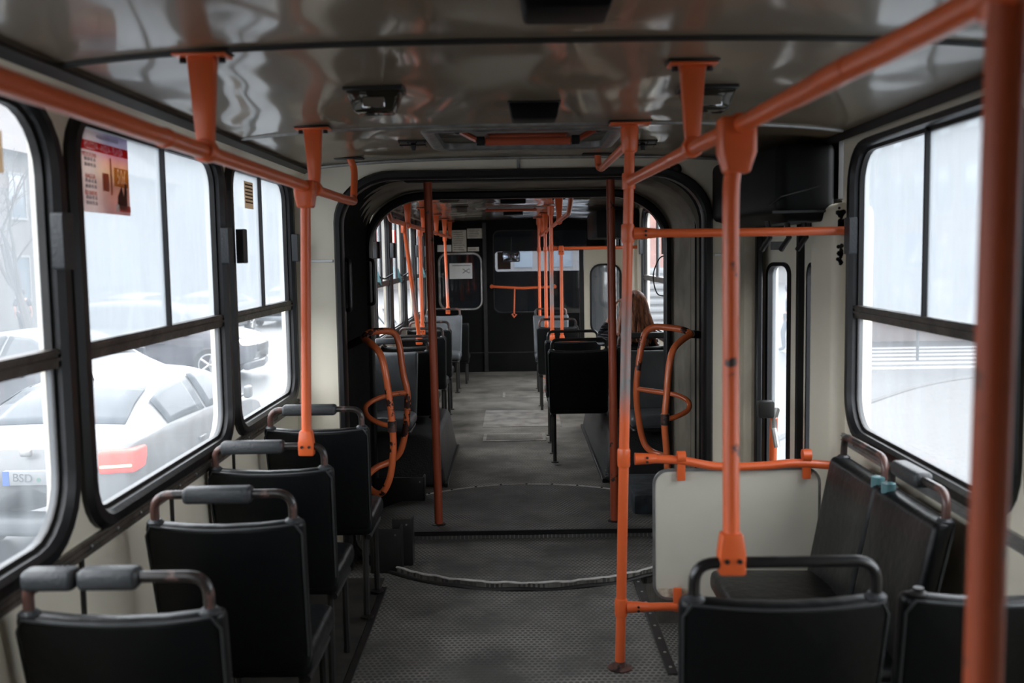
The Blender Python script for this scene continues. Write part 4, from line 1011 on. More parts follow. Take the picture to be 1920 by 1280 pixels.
# front section ceiling boxes and hatches
for k, (px, py, wd) in enumerate(((962, 377, .21), (962, 399, .21))):
    p = atZ(px, py, 2.055); b = MB(); z = ceilzf(p.x); b.box((p.x-wd/2, p.y-.05, z-.055), (p.x+wd/2, p.y+.06, z), .008, 2)
    q = thing('ceiling_speaker', ('nearer', 'farther')[k]+' black box on the front section ceiling', 'speaker'); b.build('housing', M_box, q)
for k, (px, py) in enumerate(((958, 366), (958, 391))):
    p = atZ(px, py, 2.075); z = ceilzf(p.x); q = thing('hatch_handle', ('nearer', 'farther')[k]+' orange bar of a front roof hatch', 'handle')
    b = MB(); b.tube([(p.x-.26, p.y, z-.03), (p.x+.26, p.y, z-.03)], .014, 10); b.build('push_bar', M_red, q)
    for s in (-.24, .24): b = MB(); b.tube([(p.x+s, p.y, z-.03), (p.x+s, p.y+.06, z)], .01, 8); b.build('arm', M_red, q)
    b = MB(); b.box((p.x-.36, p.y-.02, z-.008), (p.x+.36, p.y+.32, z), .003, 1); b.build('hatch_frame', M_alu, q)
for k, (px, py) in enumerate(((842, 372), (862, 392), (1088, 366))):
    p = atZ(px, py, 2.06); z = ceilzf(p.x); q = thing('ceiling_lamp', ('nearer left', 'farther left', 'right')[k]+' dark ceiling lamp of the front section', 'lamp')
    b = MB(); b.box((p.x-.08, p.y-.06, z-.06), (p.x+.08, p.y+.06, z), .012, 2); b.build('cover', plain('lamp_cover_%d' % k, (.10, .09, .075), .1, .4), q)
    b = MB(); b.box((p.x-.085, p.y-.065, z-.008), (p.x+.085, p.y+.065, z), .002, 1); b.build('base_plate', M_dmetal, q)
b = MB(); p = atY(1267, 317, YP-.01); b.lathe((p.x, YP, p.z), [(.028, 0), (.03, -.01), (.016, -.02), (.01, -.022)], 20, 'y'); tag(b.build('wall_button', M_dmetal), 'dark round knob on the wall above the opening', 'knob')

# ------------------------------------------------------------------ posters on the glass
M_pink = paper('poster_pink', (.90, .60, .50), .8); M_pred = paper('poster_red', (.62, .07, .07), .7); M_ppur = paper('poster_purple', (.50, .44, .58), .75)
M_ppale = paper('poster_pale', (.92, .78, .72), .8); M_gold = paper('poster_gold', (.80, .55, .18), .7); M_pwhite = paper('poster_white', (.98, .96, .94), .45); M_pdark = paper('poster_dark', (.10, .03, .03), .4)
q = thing('travel_poster', 'red travel poster stuck inside the glass of the left window', 'poster')
gx = XL+.004
def PL(x, y): v = atX(x, y, gx); return v.y, v.z
ya, zt_ = PL(154, 238); yb, _z = PL(237, 262); _y2, zb_ = PL(236, 404)
ya = 2.585
def pq(nm, fy0, fz0, fy1, fz1, mat, t=0):
    y0, y1 = ya+(yb-ya)*fy0, ya+(yb-ya)*fy1; z0, z1 = zb_+(zt_-zb_)*fz0, zb_+(zt_-zb_)*fz1
    b = MB(); b.box((gx+t, y0, z0), (gx+t+.0012, y1, z1)); return b.build(nm, mat, q, smooth=False)
ztp = min(zt_, 1.975); zt_ = ztp
def poster_print():
    """printed sunset picture of the poster: pale text column on the left, pink to orange sky on the right"""
    m = bpy.data.materials.new('poster_print'); m.use_nodes = True; nt = m.node_tree; nt.nodes.clear(); L = nt.links.new
    o = N(nt, 'ShaderNodeOutputMaterial'); tl = N(nt, 'ShaderNodeBsdfTranslucent'); df = N(nt, 'ShaderNodeBsdfDiffuse'); mx = N(nt, 'ShaderNodeMixShader'); mx.inputs[0].default_value = .25
    tc = N(nt, 'ShaderNodeTexCoord'); sp = N(nt, 'ShaderNodeSeparateXYZ'); L(tc.outputs['Object'], sp.inputs[0])
    mz = N(nt, 'ShaderNodeMapRange'); mz.inputs[1].default_value = zb_; mz.inputs[2].default_value = zt_; L(sp.outputs[2], mz.inputs[0])
    my = N(nt, 'ShaderNodeMapRange'); my.inputs[1].default_value = ya+(yb-ya)*.25; my.inputs[2].default_value = ya+(yb-ya)*.6; L(sp.outputs[1], my.inputs[0])
    rp = N(nt, 'ShaderNodeValToRGB'); L(mz.outputs[0], rp.inputs[0]); cr = rp.color_ramp
    cols = [(0, (.62, .40, .38)), (.18, (.74, .46, .40)), (.36, (.70, .42, .33)), (.52, (.92, .66, .44)), (.64, (.92, .58, .46)), (.73, (.84, .48, .52)), (.88, (.62, .58, .68)), (1, (.50, .46, .60))]
    cr.elements[0].position = 0; cr.elements[0].color = (*cols[0][1], 1); cr.elements[1].position = 1; cr.elements[1].color = (*cols[-1][1], 1)
    for p_, c_ in cols[1:-1]: e = cr.elements.new(p_); e.color = (*c_, 1)
    n = N(nt, 'ShaderNodeTexNoise'); n.inputs['Scale'].default_value = 14; L(tc.outputs['Object'], n.inputs[0])
    mu = N(nt, 'ShaderNodeMath', operation='MULTIPLY_ADD'); L(my.outputs[0], mu.inputs[0]); mu.inputs[1].default_value = .8; mu.inputs[2].default_value = .15
    mc = N(nt, 'ShaderNodeMix', data_type='RGBA'); L(mu.outputs[0], mc.inputs[0]); mc.inputs[6].default_value = (.90, .78, .74, 1); L(rp.outputs[0], mc.inputs[7])
    mk = N(nt, 'ShaderNodeMix', data_type='RGBA', blend_type='MULTIPLY'); mk.inputs[0].default_value = .35; L(mc.outputs[2], mk.inputs[6]); L(n.outputs[0], mk.inputs[7])
    L(mk.outputs[2], tl.inputs[0]); L(mk.outputs[2], df.inputs[0]); L(tl.outputs[0], mx.inputs[1]); L(df.outputs[0], mx.inputs[2]); L(mx.outputs[0], o.inputs[0]); return m
YD_ = (0, 1, 0)
pq('sheet', 0, 0, 1, 1, poster_print())
def cut_band(nm, f, body, size, fy, fz, sz, mat):
    """a printed patch with the letters left unprinted, so the backlit sheet shows white through them"""
    cu = bpy.data.curves.new('outline', 'FONT'); cu.body = body; cu.size = size; cu.align_x = 'CENTER'; cu.align_y = 'CENTER'; cu.fill_mode = 'NONE'; cu.resolution_u = 3
    t_ = bpy.data.objects.new('outline', cu); C.objects.link(t_); bpy.context.view_layer.update()
    me = bpy.data.meshes.new_from_object(t_.evaluated_get(bpy.context.evaluated_depsgraph_get())); bpy.data.objects.remove(t_)
    nb = {}
    for e in me.edges:
        a_, b_ = e.vertices; nb.setdefault(a_, []).append(b_); nb.setdefault(b_, []).append(a_)
    seen = set(); loops = []
    for v0 in nb:
        if v0 in seen: continue
        lp = []; v = v0
        while v is not None:
            seen.add(v); lp.append(v); v = next((x for x in nb[v] if x not in seen), None)
        pts = []
        for k in lp:
            c = me.vertices[k].co; p = (ya+(yb-ya)*fy+c.x, zb_+(zt_-zb_)*fz+c.y*sz)
            if not pts or abs(p[0]-pts[-1][0])+abs(p[1]-pts[-1][1]) > 1e-6: pts.append(p)
        if len(pts) > 2: loops.append(pts)
    def inside(p, l):
        k = False
        for (x0, y0), (x1, y1) in zip(l, l[1:]+l[:1]):
            if (y0 > p[1]) != (y1 > p[1]) and p[0] < (x1-x0)*(p[1]-y0)/(y1-y0)+x0: k = not k
        return k
    outer = [l for l in loops if not any(m_ is not l and inside(l[0], m_) for m_ in loops)]; inner = [l for l in loops if l not in outer]
    y0, y1 = ya+(yb-ya)*f[0], ya+(yb-ya)*f[2]; z0, z1 = zb_+(zt_-zb_)*f[1], zb_+(zt_-zb_)*f[3]
    outer = [[(min(max(p[0], y0+.0004), y1-.0004), p[1]) for p in l] for l in outer]
    mp = lambda a, c, t: (gx+t, a, c)
    b = MB(); b.plate([(y0, z0), (y1, z0), (y1, z1), (y0, z1)], outer, mp, .0014, .0018)
    for l in inner: b.plate(l, [], mp, .0014, .0018)
    return b.build(nm, mat, q, smooth=False)
cut_band('red_band', (0, .745, 1, .86), 'MOLDOVA - ANGLIA - IRLANDA', .0178, .5, .797, 1.6, paper('poster_band', (.80, .10, .09), .8))
cut_band('price_tag', (.68, .36, .99, .60), '50£', .045, .835, .48, 1.3, paper('poster_tag', (.80, .56, .22), .8))
M_grey = paper('poster_grey', (.50, .47, .50), .7); M_lred = paper('poster_light_red', (.85, .42, .36), .8); M_brown = paper('poster_brown', (.62, .34, .26), .8)
def pt(nm, body, size, mat, fy, fz, sz=1.0):
    o = text(nm, body, size, mat, q, (gx+.0018, ya+(yb-ya)*fy, zb_+(zt_-zb_)*fz), YD_, (0, 0, 1)); o.scale = (1, sz, 1); return o
pt('small_lettering', 'PASAGERI SI COLETE', .016, M_grey, .58, .93)
for i, (s_, z) in enumerate((('MOLDOVA', .69), ('ANGLIA', .43), ('IRLANDA', .23))): pt('red_lettering', s_, .018, M_lred, .2, z)
for z in (.635, .57, .375, .31, .175, .11): pt('number_lines', '00 68 45 36', .0145, M_grey, .21, z)
pq('tower', .60, .24, .625, .70, M_brown, .0014); pq('skyline', .44, .28, .56, .50, M_brown, .0014)
b = MB(); yc_, zc_ = ya+(yb-ya)*.83, zb_+(zt_-zb_)*.24
b.plate([(yc_+dy, zc_+dz) for dy, dz in ((-.035, -.035), (.02, -.04), (.036, -.03), (.036, .035), (.022, .04), (.012, .0), (0, .03), (-.03, .0))], [], lambda a, c, t: (gx+t, a, c), .0014, .002); b.build('dark_figure', paper('poster_black', (.22, .12, .10), .6), q, smooth=False)
pq('red_footer', .76, .04, 1, .12, M_lred, .0014); pq('seal', .69, .04, .755, .13, M_pwhite, .0014)
q = thing('window_notice', 'small yellow notice on the window next to the opening', 'notice')
a = atX(459, 390, gx); c = atX(473, 343, gx)
b = MB(); b.box((gx, a.y, a.z), (gx+.0015, c.y, c.z)); b.build('sheet', paper('notice_paper', (.75, .62, .48)), q, smooth=False)
b = MB()
for i in range(6): z = c.z-(c.z-a.z)*(.12+.13*i); b.box((gx+.0016, a.y+.008, z-.003), (gx+.0022, c.y-.008, z+.003))
b.build('printed_lines', paper('notice_ink', (.2, .15, .12)), q, smooth=False)
a = atX(6, 325, gx); c = atX(-20, 240, gx)
b = MB(); b.box((gx, a.y-.12, a.z), (gx+.0015, a.y, c.z)); tag(b.build('window_notice', paper('notice_paper2', (.72, .60, .46)), None, smooth=False), 'tan notice cut by the left edge of the photo', 'notice')
# posters on front windows
for k, (x0, y0, x1, y1) in enumerate(((690, 418, 705, 462), (736, 432, 741, 470))):
    a = atX(x0, y1, gx); c = atX(x1, y0, gx); q = thing('travel_poster', ('first', 'second')[k]+' red and white poster on the front section windows', 'poster')
    b = MB(); b.box((gx, a.y, a.z), (gx+.0015, c.y, min(c.z, 1.97))); b.build('sheet', M_ppale, q, smooth=False)
    b = MB(); b.box((gx+.0016, a.y+(c.y-a.y)*.6, a.z), (gx+.002, c.y, min(c.z, 1.97))); b.build('red_side', M_pred, q, smooth=False)
# blue shapes outside the front left windows: one mirror and its reflections, built solid
for k, (x, y, Y) in enumerate(((703, 523, 8.2), (741, 517, 9.6), (785, 508, 12.0))):
    p = atY(x, y, Y); q = thing('mirror_shape', ('nearest', 'middle', 'farthest')[k]+' blue mirror shape outside the front left windows, one mirror repeated as its reflections', 'mirror')
    b = MB(); w_ = .045*Y/8
    b.plate([(-w_, -w_*1.6), (w_*1.3, -w_*1.1), (w_*.6, w_*1.3), (-w_*.9, w_*1.9)], [], lambda a_, c_, t: (p.x+a_, p.y+t, p.z+c_), -.015, .0); b.build('mirror_head', M_teal, q, smooth=False)
    b = MB(); b.tube([(p.x+.02, p.y, p.z+.02), (p.x+.08, p.y, p.z-.0), (p.x+.15, p.y, p.z+.04)], .007, 8); b.build('arm', M_rub, q)

# ------------------------------------------------------------------ people
M_skin = plain('skin', (.50, .28, .20), .5, bump=.05, bscale=80)
M_hair = None
def hairmat():
    m, nt, b = newmat('auburn_hair'); L = nt.links.new
    tc = N(nt, 'ShaderNodeTexCoord'); mp = N(nt, 'ShaderNodeMapping'); mp.inputs['Scale'].default_value = (30, 30, 2.5)
    n = N(nt, 'ShaderNodeTexNoise'); n.inputs['Scale'].default_value = 1.6; n.inputs['Detail'].default_value = 4
    L(tc.outputs['Object'], mp.inputs[0]); L(mp.outputs[0], n.inputs[0])
    r = N(nt, 'ShaderNodeValToRGB'); r.color_ramp.elements[0].position = .35; r.color_ramp.elements[0].color = (.09, .030, .016, 1)
    r.color_ramp.elements[1].position = .66; r.color_ramp.elements[1].color = (.44, .165, .080, 1)
    L(n.outputs[0], r.inputs[0]); L(r.outputs[0], b.inputs['Base Color']); b.inputs['Roughness'].default_value = .4
    bp = N(nt, 'ShaderNodeBump'); bp.inputs['Strength'].default_value = .35; bp.inputs['Distance'].default_value = .006
    L(n.outputs[0], bp.inputs['Height']); L(bp.outputs[0], b.inputs['Normal']); return m
def skinned(name, joints, edges, root, mat, parent, sub=2):
    """one continuous surface grown round a skeleton: joints {name: (x, y, z, r) or (x, y, z, rx, ry)}"""
    bm = bmesh.new(); ly = bm.verts.layers.skin.verify(); V = {}
    for k, j in joints.items():
        v = bm.verts.new(j[:3]); V[k] = v; v[ly].radius = (j[3], j[4] if len(j) > 4 else j[3]); v[ly].use_root = (k == root)
    for a, b_ in edges: bm.edges.new((V[a], V[b_]))
    me = bpy.data.meshes.new(name); bm.to_mesh(me); bm.free(); me.materials.append(mat)
    o = bpy.data.objects.new(name, me); C.objects.link(o); o.parent = parent
    s = o.modifiers.new('skin', 'SKIN'); s.use_smooth_shade = True; s.branch_smoothing = .6
    d = o.modifiers.new('sub', 'SUBSURF'); d.levels = sub; d.render_levels = sub
    return o
def hand(J, E, pre, wrist, palm_dir, side, curl):
    """palm, five bent fingers of different length, thumb from the side of the palm"""
    w = Vector(J[wrist][:3]); d = Vector(palm_dir).normalized(); s = Vector(side).normalized(); c = Vector(curl).normalized()
    pm = w + d*.05; J[pre+'palm'] = (*pm, .028, .016); E.append((wrist, pre+'palm'))
    for i, (off, ln) in enumerate(((-.028, .058), (-.010, .070), (.009, .066), (.027, .052))):
        a = pm + d*.045 + s*off; b = a + (d*.8+c*.45).normalized()*ln*.55; e = b + (d*.3+c*.95).normalized()*ln*.5
        for nm, p, r in (('a', a, .0095), ('b', b, .0085), ('c', e, .007)): J['%sf%d%s' % (pre, i, nm)] = (*p, r)
        E += [(pre+'palm', '%sf%da' % (pre, i)), ('%sf%da' % (pre, i), '%sf%db' % (pre, i)), ('%sf%db' % (pre, i), '%sf%dc' % (pre, i))]
    a = w + d*.025 - s*.032; b = a + (d*.7 - s*.6 + c*.2).normalized()*.035; e = b + (d*.9 + c*.4).normalized()*.028
    for nm, p, r in (('a', a, .012), ('b', b, .010), ('c', e, .008)): J[pre+'t'+nm] = (*p, r)
    E += [(pre+'palm', pre+'ta'), (pre+'ta', pre+'tb'), (pre+'tb', pre+'tc')]
def woman():
    q = thing('person', 'seated person with long auburn hair and black padded jacket, one hand raised to the head', 'person', (.905, 7.70, .0))
    J = dict(pelvis=(0.03, .06, .60, .145, .11), waist=(.02, .05, .74, .125, .095), chest=(.01, .02, .90, .145, .10), neck0=(0, .02, 1.03, .055), neck=(0, .03, 1.085, .048),
             head=(0, .05, 1.17, .070, .078), crown=(0, .045, 1.225, .072, .078),
             shl=(-.135, .02, .985, .05), ell=(-.235, .14, .915, .040), wrl=(-.135, .16, 1.13, .026),
             shr=(.15, .02, .98, .05), elr=(.19, .10, .74, .040), wrr=(.10, .32, .66, .026),
             hpl=(-.07, .16, .585, .085), knl=(-.09, .50, .74, .06), anl=(-.09, .56, .46, .04), ftl=(-.09, .68, .41, .035),
             hpr=(.10, .16, .585, .085), knr=(.13, .50, .74, .06), anr=(.13, .56, .46, .04), ftr=(.13, .68, .41, .035))
    E = [('pelvis', 'waist'), ('waist', 'chest'), ('chest', 'neck0'), ('neck0', 'neck'), ('neck', 'head'), ('head', 'crown'), ('chest', 'shl'), ('shl', 'ell'), ('ell', 'wrl'),
         ('chest', 'shr'), ('shr', 'elr'), ('elr', 'wrr'), ('pelvis', 'hpl'), ('hpl', 'knl'), ('knl', 'anl'), ('anl', 'ftl'), ('pelvis', 'hpr'), ('hpr', 'knr'), ('knr', 'anr'), ('anr', 'ftr')]
    hand(J, E, 'l', 'wrl', (.28, -.15, .95), (.3, .9, .1), (.9, -.2, -.1)); hand(J, E, 'r', 'wrr', (-.3, .9, -.2), (.9, .3, 0), (0, .2, -1))
    body = skinned('body', J, E, 'pelvis', M_skin, q)
    # face, looking away from the camera
    b = MB(); b.box((-.013, .120, 1.150), (.013, .150, 1.190), .010, 3); b.build('nose', M_skin, body)
    b = MB(); b.box((-.022, .118, 1.118), (.022, .132, 1.132), .006, 3); b.build('mouth', plain('lips', (.42, .12, .11), .4), body)
    for s_ in (-1, 1):
        b = MB(); b.lathe((s_*.030, .112, 1.190), [(.003, .016), (.010, .012), (.012, .004), (.010, -.006)], 12, 'y'); b.build('eye', plain('eye', (.75, .73, .70), .2), body)
        b = MB(); b.box((s_*.074-.008, .03, 1.145), (s_*.074+.008, .055, 1.20), .007, 3); b.build('ear', M_skin, body)
    # jacket: quilted, following the body
    JJ = {k: J[k] for k in ('pelvis', 'waist', 'chest', 'neck0', 'shl', 'ell', 'shr', 'elr')}
    JJ = {k: (*v[:3], v[3]+.022, (v[4] if len(v) > 4 else v[3])+.022) for k, v in JJ.items()}
    JJ['cufl'] = (*(Vector(J['ell'][:3])*.25+Vector(J['wrl'][:3])*.75), .042); JJ['cufr'] = (*(Vector(J['elr'][:3])*.2+Vector(J['wrr'][:3])*.8), .042)
    JJ['collar'] = (0, .02, 1.07, .072)
    EE = [e for e in E if e[0] in JJ and e[1] in JJ] + [('ell', 'cufl'), ('elr', 'cufr'), ('neck0', 'collar')]
    m, nt, b_ = newmat('black_quilted_nylon'); b_.inputs['Base Color'].default_value = (.018, .020, .026, 1); b_.inputs['Roughness'].default_value = .42
    tc = N(nt, 'ShaderNodeTexCoord'); wv = N(nt, 'ShaderNodeTexWave', bands_direction='Z', wave_profile='SIN'); wv.inputs['Scale'].default_value = 7.5; wv.inputs['Distortion'].default_value = 1.2
    nt.links.new(tc.outputs['Object'], wv.inputs[0]); bp = N(nt, 'ShaderNodeBump'); bp.inputs['Strength'].default_value = 1.0; bp.inputs['Distance'].default_value = .03
    nt.links.new(wv.outputs[0], bp.inputs['Height']); nt.links.new(bp.outputs[0], b_.inputs['Normal'])
    skinned('jacket', JJ, EE, 'pelvis', m, q)
    JT = {k: (*v[:3], v[3]+.008, (v[4] if len(v) > 4 else v[3])+.008) for k, v in J.items() if k in ('pelvis', 'hpl', 'knl', 'anl', 'hpr', 'knr', 'anr')}
    skinned('trousers', JT, [e for e in E if e[0] in JT and e[1] in JT], 'pelvis', plain('dark_denim', (.02, .025, .04), .8), q)
    JS = {k: (*v[:3], v[3]+.012) for k, v in J.items() if k in ('anl', 'ftl')}; 
    for s_ in 'lr':
        JS = {'an'+s_: (*J['an'+s_][:3], .05), 'ft'+s_: (*J['ft'+s_][:3], .045)}; skinned('shoe', JS, [('an'+s_, 'ft'+s_)], 'an'+s_, M_rub, q, 1)
    # long loose hair in wavy locks
    random.seed(3); b = MB(); rows = []
    nk = 34
    for j in range(27):
        t = j/26; z = 1.312 - .40*t
        if t < .32: k = math.sin(min(1, (t/.32))*PI/2)**.8; rx, ry = .098*k, .105*k
        else: kk = (t-.32)/.68; rx = .098+.052*math.sin(kk*2.2); ry = .105-.03*kk
        if t > .85: rx *= 1-(t-.85)*1.6; 
        cx = .012+.035*max(0, t-.3); cy = .035-.045*max(0, t-.3)
        row = []
        for k_ in range(nk+1):
            a = -PI*1.32 + PI*1.64*k_/nk if t > .25 else -PI*1.32 + PI*1.64*k_/nk
            w_ = 1+.055*math.sin(a*9+z*40)*min(1, t*3)+.04*math.sin(a*5-z*55+1)*min(1, t*2)
            row.append((cx+rx*w_*math.cos(a+PI*0), cy+ry*w_*math.sin(a)*1.0, z+.012*math.sin(a*7)*(t > .8)))
        rows.append(row)
    b.grid(rows); M_h = hairmat(); o = b.build('hair', M_h, q)
    sd = o.modifiers.new('thick', 'SOLIDIFY'); sd.thickness = .02
    sb = o.modifiers.new('sub', 'SUBSURF'); sb.levels = 1; sb.render_levels = 1
    for k_ in range(26):
        a = -PI*.95+PI*.9*k_/25; r0 = .10; pts = []
        ph = random.random()*6; end = random.uniform(.30, .44)
        for i in range(14):
            t = i/13; u = min(1, t/.28); z = 1.322-.10*(1-math.cos(u*PI/2))-(end-.06)*max(0, t-.12); g = .100*math.sin(u*PI/2)+.045*max(0, t-.28)*1.4
            w_ = .012*max(0, t-.15)
            pts.append((.012+.03*t+g*math.cos(a)*1.05+w_*math.sin(ph+t*9), .035-.03*t+(g*1.05)*math.sin(a)+w_*math.cos(ph+t*8), z))
        b = MB(); b.tube(smooth_path(pts, 3), .012, 7, rfn=lambda t: .004+.011*math.sin(PI*min(1, t*.9+.08))); b.build('lock', M_h, o)
    return q
woman()
def pedestrian(label, x, y, zg, rz, coat=(.02, .02, .025), h=1.72):
    q = thing('person', label, 'person', (x, y, zg), rz); k = h/1.72
    J = dict(pelvis=(0, 0, .92, .13, .10), waist=(0, .01, 1.08, .12, .09), chest=(0, .02, 1.28, .15, .10), neck=(0, .02, 1.46, .05), head=(0, .05, 1.56, .075, .085), crown=(0, .05, 1.63, .07, .08),
             shl=(-.17, .02, 1.37, .05), ell=(-.22, -.08, 1.12, .042), wrl=(-.22, .02, .90, .028), shr=(.17, .02, 1.37, .05), elr=(.22, .0, 1.12, .042), wrr=(.22, .16, .92, .028),
             hpl=(-.09, 0, .86, .085), knl=(-.09, .16, .50, .06), anl=(-.09, .12, .09, .042), ftl=(-.09, .26, .04, .035),
             hpr=(.09, 0, .86, .085), knr=(.09, -.04, .48, .06), anr=(.09, -.26, .12, .042), ftr=(.09, -.16, .04, .035))
    E = [('pelvis', 'waist'), ('waist', 'chest'), ('chest', 'neck'), ('neck', 'head'), ('head', 'crown'), ('chest', 'shl'), ('shl', 'ell'), ('ell', 'wrl'), ('chest', 'shr'), ('shr', 'elr'), ('elr', 'wrr'),
         ('pelvis', 'hpl'), ('hpl', 'knl'), ('knl', 'anl'), ('anl', 'ftl'), ('pelvis', 'hpr'), ('hpr', 'knr'), ('knr', 'anr'), ('anr', 'ftr')]
    J = {a: tuple(c*k for c in v) for a, v in J.items()}
    hand(J, E, 'l', 'wrl', (0, .1, -1), (0, 1, 0), (.9, 0, -.3)); hand(J, E, 'r', 'wrr', (0, .3, -1), (0, 1, 0), (-.9, 0, -.3))
    skinned('body', J, E, 'pelvis', M_skin, q, 1)
    cm = plain('coat', coat, .8)
    JJ = {a: (*v[:3], v[3]+.03, (v[4] if len(v) > 4 else v[3])+.03) for a, v in J.items() if a in ('pelvis', 'waist', 'chest', 'shl', 'ell', 'shr', 'elr')}
    skinned('coat', JJ, [e for e in E if e[0] in JJ and e[1] in JJ], 'pelvis', cm, q, 1)
    JT = {a: (*v[:3], v[3]+.012) for a, v in J.items() if a in ('pelvis', 'hpl', 'knl', 'anl', 'hpr', 'knr', 'anr', 'ftl', 'ftr')}
    skinned('trousers', JT, [e for e in E if e[0] in JT and e[1] in JT], 'pelvis', cm, q, 1)
    b = MB(); b.lathe((0, .035*k, 1.50*k), [(.06, 0), (.088, .05), (.092, .11), (.07, .175), (.02, .20)], 16); b.build('hair', M_rub, q)
ZR = -.93
pedestrian('dark-coated pedestrian far off, seen through the nearest left window', -15.6, 31.5, ZR, .3)
pedestrian('dark-coated pedestrian at the crossing, seen through the door window', 6.9, 25.0, ZR, 1.2, (.03, .04, .06))
# ------------------------------------------------------------------ street
b = MB(); b.box((-120, -60, ZR-.3), (120, 160, ZR)); struct(b.build('ground_road', M_road, None, smooth=False), 'wet grey asphalt of the street outside')
m, nt, b_ = newmat('pale_paving'); tc = N(nt, 'ShaderNodeTexCoord'); br = N(nt, 'ShaderNodeTexBrick')
br.inputs['Scale'].default_value = 1.0; br.inputs['Brick Width'].default_value = .22; br.inputs['Row Height'].default_value = .11; br.inputs['Mortar Size'].default_value = .008
br.inputs['Color1'].default_value = (.050, .049, .048, 1); br.inputs['Color2'].default_value = (.045, .044, .043, 1); br.inputs['Mortar'].default_value = (.020, .020, .020, 1)
nt.links.new(tc.outputs['Object'], br.inputs[0]); nt.links.new(br.outputs[0], b_.inputs['Base Color']); b_.inputs['Roughness'].default_value = .5
sw = [(2.2, -25), (2.2, 9.5), (3.0, 12), (4.2, 13.8), (5.6, 15.6), (7.4, 17.6), (9.6, 19.0), (13, 20), (40, 21), (40, -25)]
b = MB(); b.plate(sw, [], lambda a, c, t: (a, c, t), ZR-.05, ZR+.13); struct(b.build('ground_pavement', m, None, smooth=False), 'pale brick pavement outside the right windows')
b = MB(); b.tube([(x, y, ZR+.10) for x, y in smooth_path([Vector((*p, 0)) for p in sw[:8]], 4) and [(v.x, v.y) for v in smooth_path([Vector((p[0], p[1], 0)) for p in sw[:8]], 4)]], .07, 8)
struct(b.build('trim_kerb', plain('kerb_stone', (.055, .054, .053), .7)), 'stone kerb curving round the pale pavement')
for i in range(6):
    y = 20.9+i*.85; b = MB(); b.box((7.2+i*.1, y, ZR), (12.2+i*.2, y+.42, ZR+.006))
    tag(b.build('crosswalk_stripe', M_white, None, smooth=False), 'white crosswalk stripe on the road, %s' % ('closest to the pavement', 'second from the pavement', 'third from the pavement', 'fourth from the pavement', 'fifth from the pavement', 'farthest across the road')[i], 'road marking', 'crosswalk stripes')
# crossing sign
q = thing('crossing_sign', 'blue pedestrian crossing sign on a pole beyond the right window', 'sign', (8.75, 21.6, ZR))
b = MB(); b.cyl((0, 0, .1), (0, 0, 2.9), .03); b.build('pole', plain('grey_post', (.05, .05, .052), .6), q)
b = MB(); b.box((-.33, -.03, 2.15), (.33, -.01, 2.85), .01, 2); b.build('panel', plain('sign_blue', (.008, .026, .085), .6, spec=.1), q)
b = MB(); b.plate([(-.25, 2.24), (.25, 2.24), (0, 2.76)], [], lambda a, c, t: (a, t, c), -.036, -.031); b.build('white_triangle', M_white, q, smooth=False)
b = MB(); b.tube([(-.01, -.038, 2.62), (0, -.038, 2.45), (-.07, -.038, 2.29)], .014, 6); b.tube([(0, -.038, 2.45), (.08, -.038, 2.30)], .014, 6); b.tube([(-.07, -.038, 2.50), (.07, -.038, 2.47)], .012, 6); b.lathe((-.01, -.034, 2.66), [(.022, -.004), (.02, -.008)], 10, 'y'); b.build('walking_figure', M_ink, q)

